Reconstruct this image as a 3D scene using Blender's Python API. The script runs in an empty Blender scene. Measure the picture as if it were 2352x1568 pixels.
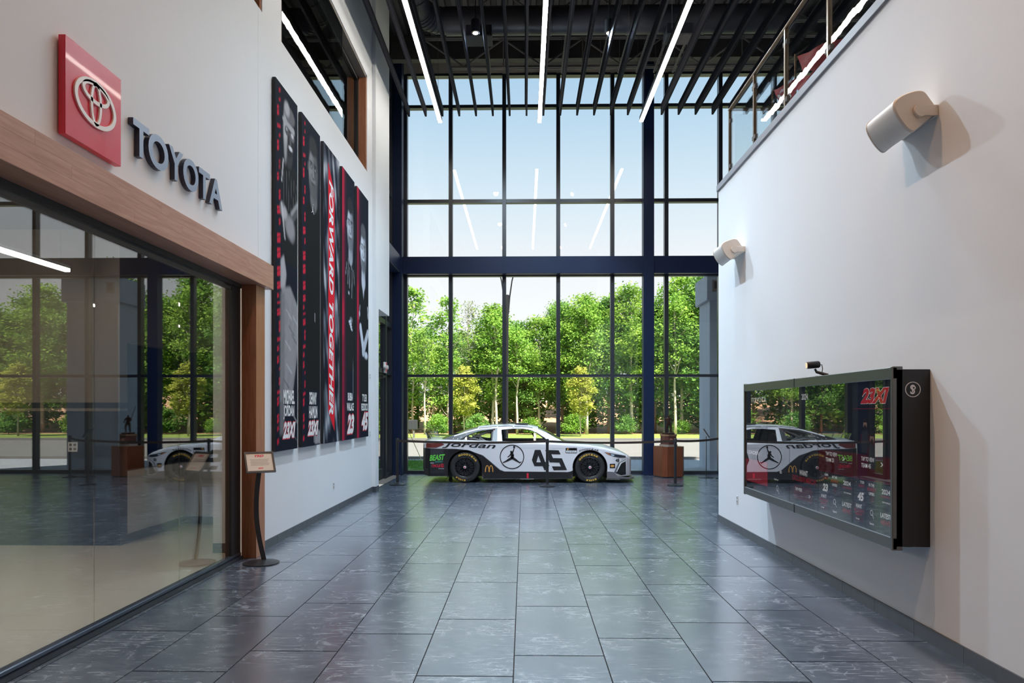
import bpy, bmesh, math, random
import numpy as np
from mathutils import Vector, Matrix
from mathutils.geometry import tessellate_polygon

random.seed(7)
SC = bpy.context.scene
COL = SC.collection
PI = math.pi

# ------------------------------------------------------------------ camera
FPX, HC, TH = 1641.0, 1.667, 0.0171          # focal length in pixels of a 2352 px frame, eye height, yaw
cam_d = bpy.data.cameras.new('camera')
cam_d.sensor_width = 36.0
cam_d.lens = 36.0 * FPX / 2352.0
cam_d.shift_y = 157.5 / 2352.0
cam_d.clip_end = 400
cam = bpy.data.objects.new('camera', cam_d)
cam.location = (0, 0, HC)
cam.rotation_euler = (PI / 2, 0, TH)
COL.objects.link(cam)
SC.camera = cam

# ------------------------------------------------------------------ sky, sun, exposure
SKY, SUN = 1.05, 12.0
world = bpy.data.worlds.new('sky'); SC.world = world; world.use_nodes = True
nt = world.node_tree; nt.nodes.clear()
wo = nt.nodes.new('ShaderNodeOutputWorld'); bg = nt.nodes.new('ShaderNodeBackground')
tc = nt.nodes.new('ShaderNodeTexCoord'); sx = nt.nodes.new('ShaderNodeSeparateXYZ')
rp = nt.nodes.new('ShaderNodeValToRGB')
stops = [(0.0, (.40, .40, .38)), (.02, (.90, .90, .90)), (.20, (.73, .755, .78)), (.29, (.57, .68, .76)), (.37, (.43, .58, .71)),
         (.44, (.34, .51, .67)), (.62, (.30, .47, .66)), (1.0, (.26, .43, .65))]
while len(rp.color_ramp.elements) < len(stops):
    rp.color_ramp.elements.new(0.5)
for e, (p, c) in zip(rp.color_ramp.elements, stops):
    e.position = p; e.color = (*c, 1)
nt.links.new(tc.outputs['Generated'], sx.inputs[0]); nt.links.new(sx.outputs['Z'], rp.inputs[0])
nt.links.new(rp.outputs[0], bg.inputs[0]); bg.inputs[1].default_value = SKY
nt.links.new(bg.outputs[0], wo.inputs[0])

sun_d = bpy.data.lights.new('sun', 'SUN'); sun_d.energy = SUN; sun_d.angle = math.radians(.6); sun_d.color = (1, .95, .86)
sun = bpy.data.objects.new('sun', sun_d); COL.objects.link(sun)
sun.rotation_euler = Vector((-.30, .42, -.80)).to_track_quat('-Z', 'Y').to_euler()
sun.location = (0, -20, 40)

vs = SC.view_settings
vs.view_transform = 'Standard'; vs.look = 'None'; vs.exposure = 0.4; vs.gamma = 1.0; vs.use_curve_mapping = False
cy = SC.cycles
cy.max_bounces = 10; cy.diffuse_bounces = 5; cy.glossy_bounces = 5; cy.transparent_max_bounces = 24
cy.sample_clamp_indirect = 6.0; cy.caustics_reflective = False; cy.caustics_refractive = False
try:
    cy.use_denoising = True
except Exception:
    pass
POW = (1850, 1200, 430, 300)                 # watts of the downlight rows, window side first, then the added rows
LAMP = 22.0                                  # radiance of the linear ceiling lamps

# ------------------------------------------------------------------ helpers
def pix(px, py, X=None, Y=None, Z=None):
    """World point where the sight line of a photo pixel meets the plane X=, Y= or Z= (real planes of the room)."""
    u, v = (px - 1176) / FPX, (941.5 - py) / FPX
    d = Vector((u * math.cos(TH) - math.sin(TH), u * math.sin(TH) + math.cos(TH), v))
    t = X / d.x if X is not None else (Y / d.y if Y is not None else (Z - HC) / d.z)
    return Vector((0, 0, HC)) + d * t

def empty(name, loc, label=None, cat=None, group=None, kind=None, rotz=0):
    o = bpy.data.objects.new(name, None); COL.objects.link(o)
    o.location = loc; o.rotation_euler = (0, 0, rotz); o.empty_display_size = .1
    tag(o, label, cat, group, kind)
    return o

def tag(o, label=None, cat=None, group=None, kind=None):
    if label: o['label'] = label
    if cat: o['category'] = cat
    if group: o['group'] = group
    if kind: o['kind'] = kind
    return o

def copy_tree(o, parent=None):
    c = o.copy(); COL.objects.link(c)
    if parent: c.parent = parent
    for ch in list(o.children):
        copy_tree(ch, c)
    return c

class MB:
    """Collects geometry, then links it as one mesh object."""
    def __init__(s): s.v = []; s.f = []
    def add(s, vs_, fs):
        b = len(s.v); s.v += [tuple(p) for p in vs_]; s.f += [tuple(i + b for i in f) for f in fs]; return s
    def box(s, x0, x1, y0, y1, z0, z1):
        return s.add([(x0, y0, z0), (x1, y0, z0), (x1, y1, z0), (x0, y1, z0), (x0, y0, z1), (x1, y0, z1), (x1, y1, z1), (x0, y1, z1)],
                     [(0, 3, 2, 1), (4, 5, 6, 7), (0, 1, 5, 4), (1, 2, 6, 5), (2, 3, 7, 6), (3, 0, 4, 7)])
    def prism(s, poly, mapf, d0, d1):
        """poly: 2D outline; mapf(a, b, d) -> 3D."""
        n = len(poly)
        vs_ = [mapf(a, b, d0) for a, b in poly] + [mapf(a, b, d1) for a, b in poly]
        tris = tessellate_polygon([[Vector((a, b, 0)) for a, b in poly]])
        fs = [tuple(t) for t in tris] + [tuple(i + n for i in t)[::-1] for t in tris]
        fs += [(i, (i + 1) % n, n + (i + 1) % n, n + i) for i in range(n)]
        return s.add(vs_, fs)
    def flat(s, loops, mapf, d=0.0):
        """loops: outline and holes in 2D, filled."""
        pts = [p for l in loops for p in l]
        tris = tessellate_polygon([[Vector((a, b, 0)) for a, b in l] for l in loops])
        return s.add([mapf(a, b, d) for a, b in pts], [tuple(t) for t in tris])
    def tube(s, path, r, n=8, caps=True):
        path = [Vector(p) for p in path]; m = len(path)
        rs = r if isinstance(r, (list, tuple)) else [r] * m
        vs_, fs = [], []
        ref = None
        for i, p in enumerate(path):
            t = (path[min(i + 1, m - 1)] - path[max(i - 1, 0)])
            t = t.normalized() if t.length > 1e-9 else Vector((0, 0, 1))
            if ref is None:
                ref = t.orthogonal().normalized()
            ref = (ref - t * ref.dot(t))
            ref = ref.normalized() if ref.length > 1e-6 else t.orthogonal().normalized()
            b = t.cross(ref)
            for k in range(n):
                a = 2 * PI * k / n
                vs_.append(p + (ref * math.cos(a) + b * math.sin(a)) * rs[i])
        for i in range(m - 1):
            for k in range(n):
                fs.append((i * n + k, i * n + (k + 1) % n, (i + 1) * n + (k + 1) % n, (i + 1) * n + k))
        if caps:
            fs.append(tuple(range(n))[::-1]); fs.append(tuple((m - 1) * n + k for k in range(n)))
        return s.add(vs_, fs)
    def lathe(s, prof, c=(0, 0, 0), n=24, axis='z', close=True):
        c = Vector(c); m = len(prof); vs_, fs = [], []
        for r, h in prof:
            for k in range(n):
                a = 2 * PI * k / n; ca, sa = r * math.cos(a), r * math.sin(a)
                vs_.append(c + (Vector((ca, sa, h)) if axis == 'z' else Vector((ca, h, sa)) if axis == 'y' else Vector((h, ca, sa))))
        for i in range(m - 1):
            for k in range(n):
                fs.append((i * n + k, i * n + (k + 1) % n, (i + 1) * n + (k + 1) % n, (i + 1) * n + k))
        if close:
            fs.append(tuple(range(n))[::-1]); fs.append(tuple((m - 1) * n + k for k in range(n)))
        return s.add(vs_, fs)
    def text(s, t, x, y, w, h, mapf, d=0.0, bold=0.0, shear=0.0):
        tv, tf = glyphs(t, bold, shear)
        return s.add([mapf(x + a * w, y + b * h, d) for a, b in tv], tf)
    def build(s, name, mat, parent=None, smooth=None, bevel=0.0, seg=1, fix=True):
        me = bpy.data.meshes.new(name)
        vs_ = s.v
        if parent is not None:
            M = wmat(parent).inverted()
            vs_ = [M @ Vector(p) for p in vs_]
        me.from_pydata([tuple(p) for p in vs_], [], s.f)
        if fix or bevel:
            bm = bmesh.new(); bm.from_mesh(me)
            if bevel:
                bmesh.ops.bevel(bm, geom=[e for e in bm.edges if len(e.link_faces) == 2 and e.calc_face_angle(0) > .6], offset=bevel, segments=seg, affect='EDGES', clamp_overlap=True)
            bmesh.ops.recalc_face_normals(bm, faces=bm.faces[:])
            bm.to_mesh(me); bm.free()
        if smooth:
            for p in me.polygons: p.use_smooth = True
            me.set_sharp_from_angle(angle=math.radians(smooth))
        me.materials.append(mat)
        o = bpy.data.objects.new(name, me); COL.objects.link(o)
        if parent is not None: o.parent = parent
        return o

def wmat(o):
    M = o.matrix_basis.copy()
    while o.parent is not None:
        o = o.parent; M = o.matrix_basis @ M
    return M

_gl = {}
def glyphs(t, bold=0.0, shear=0.0):
    """Letter outlines of a string, filled, scaled to the unit box."""
    k = (t, bold, shear)
    if k not in _gl:
        cu = bpy.data.curves.new('txt', 'FONT'); cu.body = t; cu.offset = bold; cu.shear = shear; cu.resolution_u = 6
        ob = bpy.data.objects.new('txt', cu)
        me = ob.to_mesh()
        P = [(v.co.x, v.co.y) for v in me.vertices]; Fs = [tuple(p.vertices) for p in me.polygons]
        ob.to_mesh_clear(); bpy.data.objects.remove(ob); bpy.data.curves.remove(cu)
        x0 = min(p[0] for p in P); x1 = max(p[0] for p in P); y0 = min(p[1] for p in P); y1 = max(p[1] for p in P)
        _gl[k] = ([((a - x0) / (x1 - x0), (b - y0) / (y1 - y0)) for a, b in P], Fs)
    return _gl[k]

def ring(cx, cy_, a, b, t, n=48, tb=None):
    """Elliptic ring as (verts, quads) in 2D."""
    tb = t if tb is None else tb
    o = [(cx + a * math.cos(2 * PI * i / n), cy_ + b * math.sin(2 * PI * i / n)) for i in range(n)]
    q = [(cx + (a - t) * math.cos(2 * PI * i / n), cy_ + (b - tb) * math.sin(2 * PI * i / n)) for i in range(n)]
    return o + q, [(i, (i + 1) % n, n + (i + 1) % n, n + i) for i in range(n)]

def slab_ring(mb, rg, mapf, d0, d1):
    vs2, fs = rg; n = len(vs2); h = n // 2
    mb.add([mapf(a, b, d0) for a, b in vs2] + [mapf(a, b, d1) for a, b in vs2],
           [f for f in fs] + [tuple(i + n for i in f)[::-1] for f in fs] +
           [(i, (i + 1) % h, n + (i + 1) % h, n + i) for i in range(h)] + [(h + i, h + (i + 1) % h, n + h + (i + 1) % h, n + h + i) for i in range(h)])

def ell(cx, cy_, a, b, n=28):
    return [(cx + a * math.cos(2 * PI * i / n), cy_ + b * math.sin(2 * PI * i / n)) for i in range(n)]

# ------------------------------------------------------------------ materials
def nodes(m):
    m.use_nodes = True
    t = m.node_tree
    return t, t.nodes.get('Principled BSDF')

def mat(name, col, rough=.5, metal=0.0, spec=.5, emit=0.0, ecol=None, var=0.0, vscale=6.0, stretch=(1, 1, 1), coat=0.0, bump=0.0):
    m = bpy.data.materials.new(name); t, b = nodes(m)
    b.inputs['Base Color'].default_value = (*col, 1); b.inputs['Roughness'].default_value = rough
    b.inputs['Metallic'].default_value = metal; b.inputs['Specular IOR Level'].default_value = spec
    b.inputs['Coat Weight'].default_value = coat
    if emit:
        b.inputs['Emission Color'].default_value = (*(ecol or col), 1); b.inputs['Emission Strength'].default_value = emit
    if var or bump:
        tc_ = t.nodes.new('ShaderNodeTexCoord'); mp = t.nodes.new('ShaderNodeMapping'); mp.inputs['Scale'].default_value = stretch
        n = t.nodes.new('ShaderNodeTexNoise'); n.inputs['Scale'].default_value = vscale; n.inputs['Detail'].default_value = 5
        t.links.new(tc_.outputs['Object'], mp.inputs[0]); t.links.new(mp.outputs[0], n.inputs['Vector'])
        if var:
            mx = t.nodes.new('ShaderNodeMixRGB'); mx.blend_type = 'MIX'
            mx.inputs[1].default_value = (*[c * (1 - var) for c in col], 1); mx.inputs[2].default_value = (*[min(1, c * (1 + var)) for c in col], 1)
            t.links.new(n.outputs[0], mx.inputs[0]); t.links.new(mx.outputs[0], b.inputs['Base Color'])
        if bump:
            bp = t.nodes.new('ShaderNodeBump'); bp.inputs['Strength'].default_value = bump; bp.inputs['Distance'].default_value = .01
            t.links.new(n.outputs[0], bp.inputs['Height']); t.links.new(bp.outputs[0], b.inputs['Normal'])
    return m

def glass(name, tint=(.95, .97, .97), f0=.05, rough=0.0, wob=0.0):
    """Thin architectural glass: a Schlick mix of clear transmission and mirror reflection."""
    m = bpy.data.materials.new(name); m.use_nodes = True; t = m.node_tree; t.nodes.clear()
    out = t.nodes.new('ShaderNodeOutputMaterial'); mix = t.nodes.new('ShaderNodeMixShader')
    tr = t.nodes.new('ShaderNodeBsdfTransparent'); tr.inputs[0].default_value = (*tint, 1)
    gl = t.nodes.new('ShaderNodeBsdfGlossy'); gl.inputs['Roughness'].default_value = rough
    lw = t.nodes.new('ShaderNodeLayerWeight'); lw.inputs[0].default_value = .5
    pw = t.nodes.new('ShaderNodeMath'); pw.operation = 'POWER'; pw.inputs[1].default_value = 5
    ml = t.nodes.new('ShaderNodeMath'); ml.operation = 'MULTIPLY_ADD'; ml.inputs[1].default_value = 1 - f0; ml.inputs[2].default_value = f0
    t.links.new(lw.outputs['Facing'], pw.inputs[0]); t.links.new(pw.outputs[0], ml.inputs[0]); t.links.new(ml.outputs[0], mix.inputs[0])
    t.links.new(tr.outputs[0], mix.inputs[1]); t.links.new(gl.outputs[0], mix.inputs[2]); t.links.new(mix.outputs[0], out.inputs[0])
    if wob:
        tc_ = t.nodes.new('ShaderNodeTexCoord'); n = t.nodes.new('ShaderNodeTexNoise'); n.inputs['Scale'].default_value = 3.0
        bp = t.nodes.new('ShaderNodeBump'); bp.inputs['Strength'].default_value = wob; bp.inputs['Distance'].default_value = .02
        t.links.new(tc_.outputs['Object'], n.inputs['Vector']); t.links.new(n.outputs[0], bp.inputs['Height'])
        t.links.new(bp.outputs[0], gl.inputs['Normal'])
    return m

def wood(name, c0, c1, axis, rough=.4):
    m = bpy.data.materials.new(name); t, b = nodes(m)
    tc_ = t.nodes.new('ShaderNodeTexCoord'); mp = t.nodes.new('ShaderNodeMapping')
    sc = {'x': (1.2, 16, 16), 'y': (16, 1.2, 16), 'z': (16, 16, 1.2)}[axis]; mp.inputs['Scale'].default_value = sc
    n = t.nodes.new('ShaderNodeTexNoise'); n.inputs['Scale'].default_value = 2.2; n.inputs['Detail'].default_value = 6; n.inputs['Distortion'].default_value = .6
    oi = t.nodes.new('ShaderNodeObjectInfo'); ad = t.nodes.new('ShaderNodeVectorMath'); ad.operation = 'ADD'
    cx = t.nodes.new('ShaderNodeCombineXYZ'); mu = t.nodes.new('ShaderNodeMath'); mu.operation = 'MULTIPLY'; mu.inputs[1].default_value = 9
    t.links.new(oi.outputs['Random'], mu.inputs[0]); t.links.new(mu.outputs[0], cx.inputs[0]); t.links.new(mu.outputs[0], cx.inputs[2])
    t.links.new(tc_.outputs['Object'], ad.inputs[0]); t.links.new(cx.outputs[0], ad.inputs[1]); t.links.new(ad.outputs[0], mp.inputs[0])
    t.links.new(mp.outputs[0], n.inputs['Vector'])
    r = t.nodes.new('ShaderNodeValToRGB'); r.color_ramp.elements[0].position = .3; r.color_ramp.elements[1].position = .72
    r.color_ramp.elements[0].color = (*c0, 1); r.color_ramp.elements[1].color = (*c1, 1)
    t.links.new(n.outputs[0], r.inputs[0]); t.links.new(r.outputs[0], b.inputs['Base Color']); b.inputs['Roughness'].default_value = rough
    return m

def vcol(name, rough=.5, spec=.5, coat=0.0, emit=0.0):
    m = bpy.data.materials.new(name); t, b = nodes(m)
    a = t.nodes.new('ShaderNodeAttribute'); a.attribute_name = 'print'
    t.links.new(a.outputs['Color'], b.inputs['Base Color']); b.inputs['Roughness'].default_value = rough
    b.inputs['Specular IOR Level'].default_value = spec; b.inputs['Coat Weight'].default_value = coat; b.inputs['Coat Roughness'].default_value = .06
    if emit:
        t.links.new(a.outputs['Color'], b.inputs['Emission Color']); b.inputs['Emission Strength'].default_value = emit
    return m

def set_print(o, cols):
    a = o.data.color_attributes.new('print', 'FLOAT_COLOR', 'POINT')
    c = np.ones((len(o.data.vertices), 4), dtype=np.float32); c[:, :3] = cols
    a.data.foreach_set('color', c.ravel())

def tile_mat():
    m = bpy.data.materials.new('slate_tile'); t, b = nodes(m); L = t.links.new
    tc_ = t.nodes.new('ShaderNodeTexCoord'); oi = t.nodes.new('ShaderNodeObjectInfo')
    geo = t.nodes.new('ShaderNodeNewGeometry')
    mu = t.nodes.new('ShaderNodeMath'); mu.operation = 'MULTIPLY'; mu.inputs[1].default_value = 37
    cx = t.nodes.new('ShaderNodeCombineXYZ'); ad = t.nodes.new('ShaderNodeVectorMath'); ad.operation = 'ADD'
    L(oi.outputs['Random'], mu.inputs[0]); L(mu.outputs[0], cx.inputs[0]); L(mu.outputs[0], cx.inputs[1])
    L(geo.outputs['Position'], ad.inputs[0]); L(cx.outputs[0], ad.inputs[1])
    def noise(scale, stretch, detail, dist=0.0, rough=.6):
        mp = t.nodes.new('ShaderNodeMapping'); mp.inputs['Scale'].default_value = stretch
        n = t.nodes.new('ShaderNodeTexNoise'); n.inputs['Scale'].default_value = scale; n.inputs['Detail'].default_value = detail
        n.inputs['Distortion'].default_value = dist; n.inputs['Roughness'].default_value = rough
        L(ad.outputs[0], mp.inputs[0]); L(mp.outputs[0], n.inputs['Vector']); return n
    cloud = noise(1.6, (1, 1, 1), 4)
    streak = noise(5.0, (1, 9, 1), 6, .5)
    vein = noise(7.0, (1, 1, 1), 8, 1.6, .7)
    r1 = t.nodes.new('ShaderNodeValToRGB'); r1.color_ramp.elements[0].position = .50; r1.color_ramp.elements[1].position = .66
    r2 = t.nodes.new('ShaderNodeValToRGB'); r2.color_ramp.elements[0].position = .52; r2.color_ramp.elements[1].position = .64
    L(streak.outputs[0], r1.inputs[0]); L(vein.outputs[0], r2.inputs[0])
    mxm = t.nodes.new('ShaderNodeMath'); mxm.operation = 'MAXIMUM'; L(r1.outputs[0], mxm.inputs[0]); L(r2.outputs[0], mxm.inputs[1])
    cm = t.nodes.new('ShaderNodeMath'); cm.operation = 'MULTIPLY'; L(mxm.outputs[0], cm.inputs[0])
    r3 = t.nodes.new('ShaderNodeValToRGB'); r3.color_ramp.elements[0].position = .36; r3.color_ramp.elements[1].position = .58
    L(cloud.outputs[0], r3.inputs[0]); L(r3.outputs[0], cm.inputs[1])
    base = t.nodes.new('ShaderNodeMixRGB'); base.inputs[1].default_value = (.036, .050, .080, 1); base.inputs[2].default_value = (.064, .085, .125, 1)
    L(oi.outputs['Random'], base.inputs[0])
    mx = t.nodes.new('ShaderNodeMixRGB'); mx.inputs[2].default_value = (.26, .30, .36, 1)
    L(base.outputs[0], mx.inputs[1]); L(cm.outputs[0], mx.inputs[0]); L(mx.outputs[0], b.inputs['Base Color'])
    rr = t.nodes.new('ShaderNodeMapRange'); rr.inputs['To Min'].default_value = .22; rr.inputs['To Max'].default_value = .32
    L(cm.outputs[0], rr.inputs[0]); L(rr.outputs[0], b.inputs['Roughness'])
    b.inputs['Coat Weight'].default_value = 1.0; b.inputs['Coat Roughness'].default_value = .26; b.inputs['Specular IOR Level'].default_value = 1.0; b.inputs['IOR'].default_value = 2.5
    bp = t.nodes.new('ShaderNodeBump'); bp.inputs['Strength'].default_value = .05; bp.inputs['Distance'].default_value = .002
    L(streak.outputs[0], bp.inputs['Height']); L(bp.outputs[0], b.inputs['Normal'])
    return m

def leaf_mat(name, c0, c1, c2):
    m = bpy.data.materials.new(name); m.use_nodes = True; t = m.node_tree; t.nodes.clear(); L = t.links.new
    out = t.nodes.new('ShaderNodeOutputMaterial'); mix = t.nodes.new('ShaderNodeMixShader'); mix.inputs[0].default_value = .38
    df = t.nodes.new('ShaderNodeBsdfDiffuse'); tl = t.nodes.new('ShaderNodeBsdfTranslucent')
    n = t.nodes.new('ShaderNodeTexNoise'); n.inputs['Scale'].default_value = 1.1; n.inputs['Detail'].default_value = 6
    geo = t.nodes.new('ShaderNodeNewGeometry'); L(geo.outputs['Position'], n.inputs['Vector'])
    oi = t.nodes.new('ShaderNodeObjectInfo')
    r = t.nodes.new('ShaderNodeValToRGB'); r.color_ramp.elements[0].position = .34; r.color_ramp.elements[1].position = .66
    r.color_ramp.elements[0].color = (*c0, 1); r.color_ramp.elements[1].color = (*c1, 1)
    L(n.outputs[0], r.inputs[0])
    mx = t.nodes.new('ShaderNodeMixRGB'); mx.inputs[2].default_value = (*c2, 1)
    sc = t.nodes.new('ShaderNodeMath'); sc.operation = 'MULTIPLY'; sc.inputs[1].default_value = .55
    L(oi.outputs['Random'], sc.inputs[0]); L(sc.outputs[0], mx.inputs[0]); L(r.outputs[0], mx.inputs[1])
    L(mx.outputs[0], df.inputs[0]); L(mx.outputs[0], tl.inputs[0]); L(df.outputs[0], mix.inputs[1]); L(tl.outputs[0], mix.inputs[2]); L(mix.outputs[0], out.inputs[0])
    return m

M = {}
M['wall'] = mat('white_plaster', (.80, .82, .84), .6, var=.02, vscale=1.5, spec=.3)
M['wall_beige'] = mat('beige_paint', (.22, .185, .155), .6, var=.03)
M['band'] = mat('pale_beige_fascia', (.55, .48, .38), .6, var=.03)
M['black'] = mat('black_paint', (.012, .012, .014), .45)
M['deck'] = mat('dark_roof_deck', (.050, .043, .040), .6, var=.2)
M['steel'] = mat('dark_blue_steel', (.008, .017, .052), .42, var=.15, spec=.25)
M['alu'] = mat('dark_anodised_frame', (.018, .021, .030), .32, metal=.0, spec=.6)
M['fin'] = mat('charcoal_fin', (.018, .019, .025), .75, spec=.08)
M['duct'] = mat('dark_duct', (.036, .033, .038), .42, var=.1)
M['joist'] = mat('grey_joist', (.17, .155, .145), .6, spec=.2)
M['grout'] = mat('dark_grout', (.022, .024, .03), .8, var=.1)
M['tile'] = tile_mat()
M['btile'] = mat('slate_skirting', (.075, .085, .10), .45, var=.25, vscale=9, stretch=(1, 1, .2))
M['carpet'] = mat('pale_beige_carpet', (.66, .61, .52), .9, var=.04, vscale=20)
M['navy'] = mat('dark_wainscot', (.015, .022, .032), .5, var=.15)
M['glass'] = glass('clear_glass', (.97, .98, .982), .04)
M['shop_glass'] = glass('storefront_glass', (.88, .89, .88), .17)
M['screen_cover'] = glass('screen_cover_glass', (.90, .90, .90), .28)
M['up_glass'] = glass('upper_window_glass', (.75, .78, .78), .08, wob=.02)
M['rail_glass'] = glass('railing_glass', (.94, .965, .97), .035, wob=.03)
M['cherry'] = wood('cherry_wood', (.44, .215, .14), (.58, .32, .225), 'y', .38)
M['cherry_v'] = wood('cherry_wood_upright', (.34, .125, .055), (.46, .20, .105), 'z', .38)
M['pedestal'] = wood('pedestal_wood', (.13, .030, .009), (.19, .054, .018), 'z', .35)
M['bronze_rail'] = mat('bronze_metal', (.17, .12, .08), .32, metal=.8)
M['lamp'] = mat('lamp_diffuser', (1, .93, .82), .5, emit=LAMP, ecol=(1, .93, .84))
M['bulb'] = mat('warm_bulb', (1, .9, .7), .5, emit=14, ecol=(1, .78, .5))
M['lamp_in'] = mat('office_lamp_diffuser', (1, .95, .88), .5, emit=30, ecol=(1, .90, .78))
M['red'] = mat('red_sign_enamel', (.72, .018, .055), .30, coat=.2)
M['white'] = mat('white_enamel', (.93, .92, .90), .4)
M['letter'] = mat('brushed_blue_grey_metal', (.30, .36, .46), .35, metal=.4)
M['letter_side'] = mat('dark_letter_edge', (.03, .035, .06), .4)
M['print_w'] = mat('white_print', (.85, .85, .86), .5)
M['print_r'] = mat('red_print', (.72, .02, .05), .5)
M['print_k'] = mat('black_print', (.012, .012, .014), .45)
M['print_g'] = mat('green_print', (.16, .75, .08), .45)
M['print_y'] = mat('yellow_print', (.78, .46, .06), .45)
M['print_o'] = mat('golden_print', (.80, .36, .07), .45)
M['cream'] = mat('cream_speaker_plastic', (.80, .74, .66), .5, var=.02)
M['grille'] = mat('pale_speaker_grille', (.84, .83, .79), .55, var=.05, vscale=120)
M['outlet'] = mat('white_outlet_plastic', (.75, .75, .74), .4)
M['paper'] = mat('cream_paper', (.74, .62, .50), .7)
M['vprint'] = vcol('printed_banner', .75, .05)
M['carpaint'] = vcol('race_car_wrap', .22, .5, coat=.6)
M['rubber'] = mat('black_rubber', (.014, .013, .014), .6)
M['carbon'] = mat('satin_black_plastic', (.016, .016, .018), .35)
M['rim'] = mat('black_alloy', (.03, .031, .035), .3, metal=.5)
M['cabin'] = mat('dark_cabin', (.03, .028, .028), .6)
M['tubing'] = mat('grey_roll_cage', (.38, .36, .36), .4)
M['bronze'] = mat('dark_bronze', (.05, .024, .016), .35, metal=.6)
M['screen'] = mat('black_screen_glass', (.010, .012, .017), .03, spec=.9, coat=1.0)
# ================================================================== THE SETTING
YW = 18.67                                    # inner face of the front glazing
def S(name, mb, m, parent=None, **k):
    o = mb.build(name, m, parent, **k)
    if parent is None: o['kind'] = 'structure'
    return o

# ---- floor: slab and separate slate tiles laid in a third-step bond
floor = S('floor', MB().box(-3.16, 9.5, -3, YW + .12, -.25, -.012), M['grout'])
unit = MB().box(-.5, .5, -.5, .5, -.012, 0).build('tile', M['tile'])
unit.data.materials[0] = M['tile']
tiles = []
OFF = {-3: .039, -2: .428, -1: .813, 0: 1.197, 1: .356, 2: .749, 3: 1.11}
for k in range(-6, 15):
    xa, xb = -.068 + .61 * k, -.068 + .61 * (k + 1)
    xa, xb = max(xa, -3.165), min(xb, 9.45)
    if xb - xa < .03: continue
    off = OFF.get(k, (.813 + .39 * (k + 1)) % 1.22)
    y = off - 1.22
    while y < YW + .1:
        ya, yb = max(y, 1.8), min(y + 1.22, YW + .1)
        y += 1.22
        if xa > 2.92: ya = max(ya, 10.70)
        if yb - ya < .05: continue
        o = unit if not tiles else unit.copy()
        if tiles: COL.objects.link(o)
        o.parent = floor
        o.location = ((xa + xb) / 2, (ya + yb) / 2, 0)
        o.scale = (xb - xa - .008, yb - ya - .013, 1)
        tiles.append(o)

# ---- left wall with shop front below and clerestory windows above
WX = -3.10
SILL, HEAD = 6.37, 8.26
wl = MB()
wl.box(-3.40, WX, -3, 8.27, 3.10, SILL).box(-3.40, WX, 8.274, 14.53, -.02, SILL)
wl.box(-3.40, WX, -3, 8.27, HEAD, 10.9).box(-3.40, WX, 8.274, 14.53, HEAD, 10.9)
wl.box(-3.40, WX, 8.40, 9.07, SILL, HEAD).box(-3.40, WX, 14.05, 14.53, SILL, HEAD)
wl.box(-3.39, -3.112, 8.2, 8.4, 3.10, SILL)
S('wall_left', wl, M['wall'])
wl2 = MB().box(-3.42, -3.03, 14.53, 14.82, -.02, 10.9).box(-3.42, -3.03, 14.82, 15.99, 3.775, 10.9)
S('wall_left_return', wl2, M['wall'])
bl = empty('baseboard_left', (-3.09, 8.3, 0), kind='structure')
y = 8.29
while y < 14.5:
    y1 = min(y + .598, 14.53)
    MB().box(WX, WX + .011, y, y1 - .003, 0, .106).build('tile', M['btile'], bl)
    y += .6
MB().box(-3.09, -3.03, 14.519, 14.53, 0, .106).build('tile', M['btile'], bl)
MB().box(-3.03, -3.02, 14.52, 14.82, 0, .106).build('tile', M['btile'], bl)

# ---- right wall: lower storey block that carries the balcony
wr = MB().box(2.91, 9.5, -3, 10.75, -.02, 4.94)
S('wall_right', wr, M['wall'])
S('trim_1', MB().box(2.885, 3.12, -3, 10.78, 4.94, 5.03).box(3.12, 9.5, 10.70, 10.78, 4.94, 5.03), mat('pale_grey_cap', (.30, .31, .34), .45), bevel=.004)
br = empty('baseboard_right', (2.9, 10.7, 0), kind='structure')
Y = 10.76
while Y > 2.2:
    MB().box(2.897, 2.91, max(Y - .597, 2.2), Y, 0, .106).build('tile', M['btile'], br)
    Y -= .6
x = 2.897
while x < 5.4:
    MB().box(x, x + .597, 10.75, 10.761, 0, .106).build('tile', M['btile'], br); x += .6
S('wall_balcony', MB().box(3.16, 5.6, 5.95, 6.25, 5.03, 10.9), M['wall'])
S('wall_far_right', MB().box(9.5, 9.8, -3, YW + .3, -.3, 10.9), M['wall'])
S('wall_back', MB().box(-9.3, 9.8, -3.3, -3, -.3, 10.9), M['wall_beige'])

# ---- ceiling: ribbed metal deck
cl = MB(); n = 0; X = -9.2
prof = []
while X < 9.8:
    prof += [(X, 10.90), (X + .10, 10.90), (X + .13, 10.98), (X + .23, 10.98)]; X += .26
vs_, fs_ = [], []
for a, b in prof: vs_ += [(a, -3.2, b), (a, 19.0, b)]
for i in range(len(prof) - 1): fs_.append((2 * i, 2 * i + 1, 2 * i + 3, 2 * i + 2))
cl.add(vs_, fs_); cl.box(-9.3, 9.9, -3.3, 19.3, 11.05, 11.4)
S('ceiling', cl, M['deck'], fix=False)
S('wall_front', MB().box(-3.6, 9.8, YW - .02, YW + .25, 10.44, 11.05), M['band'])

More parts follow.
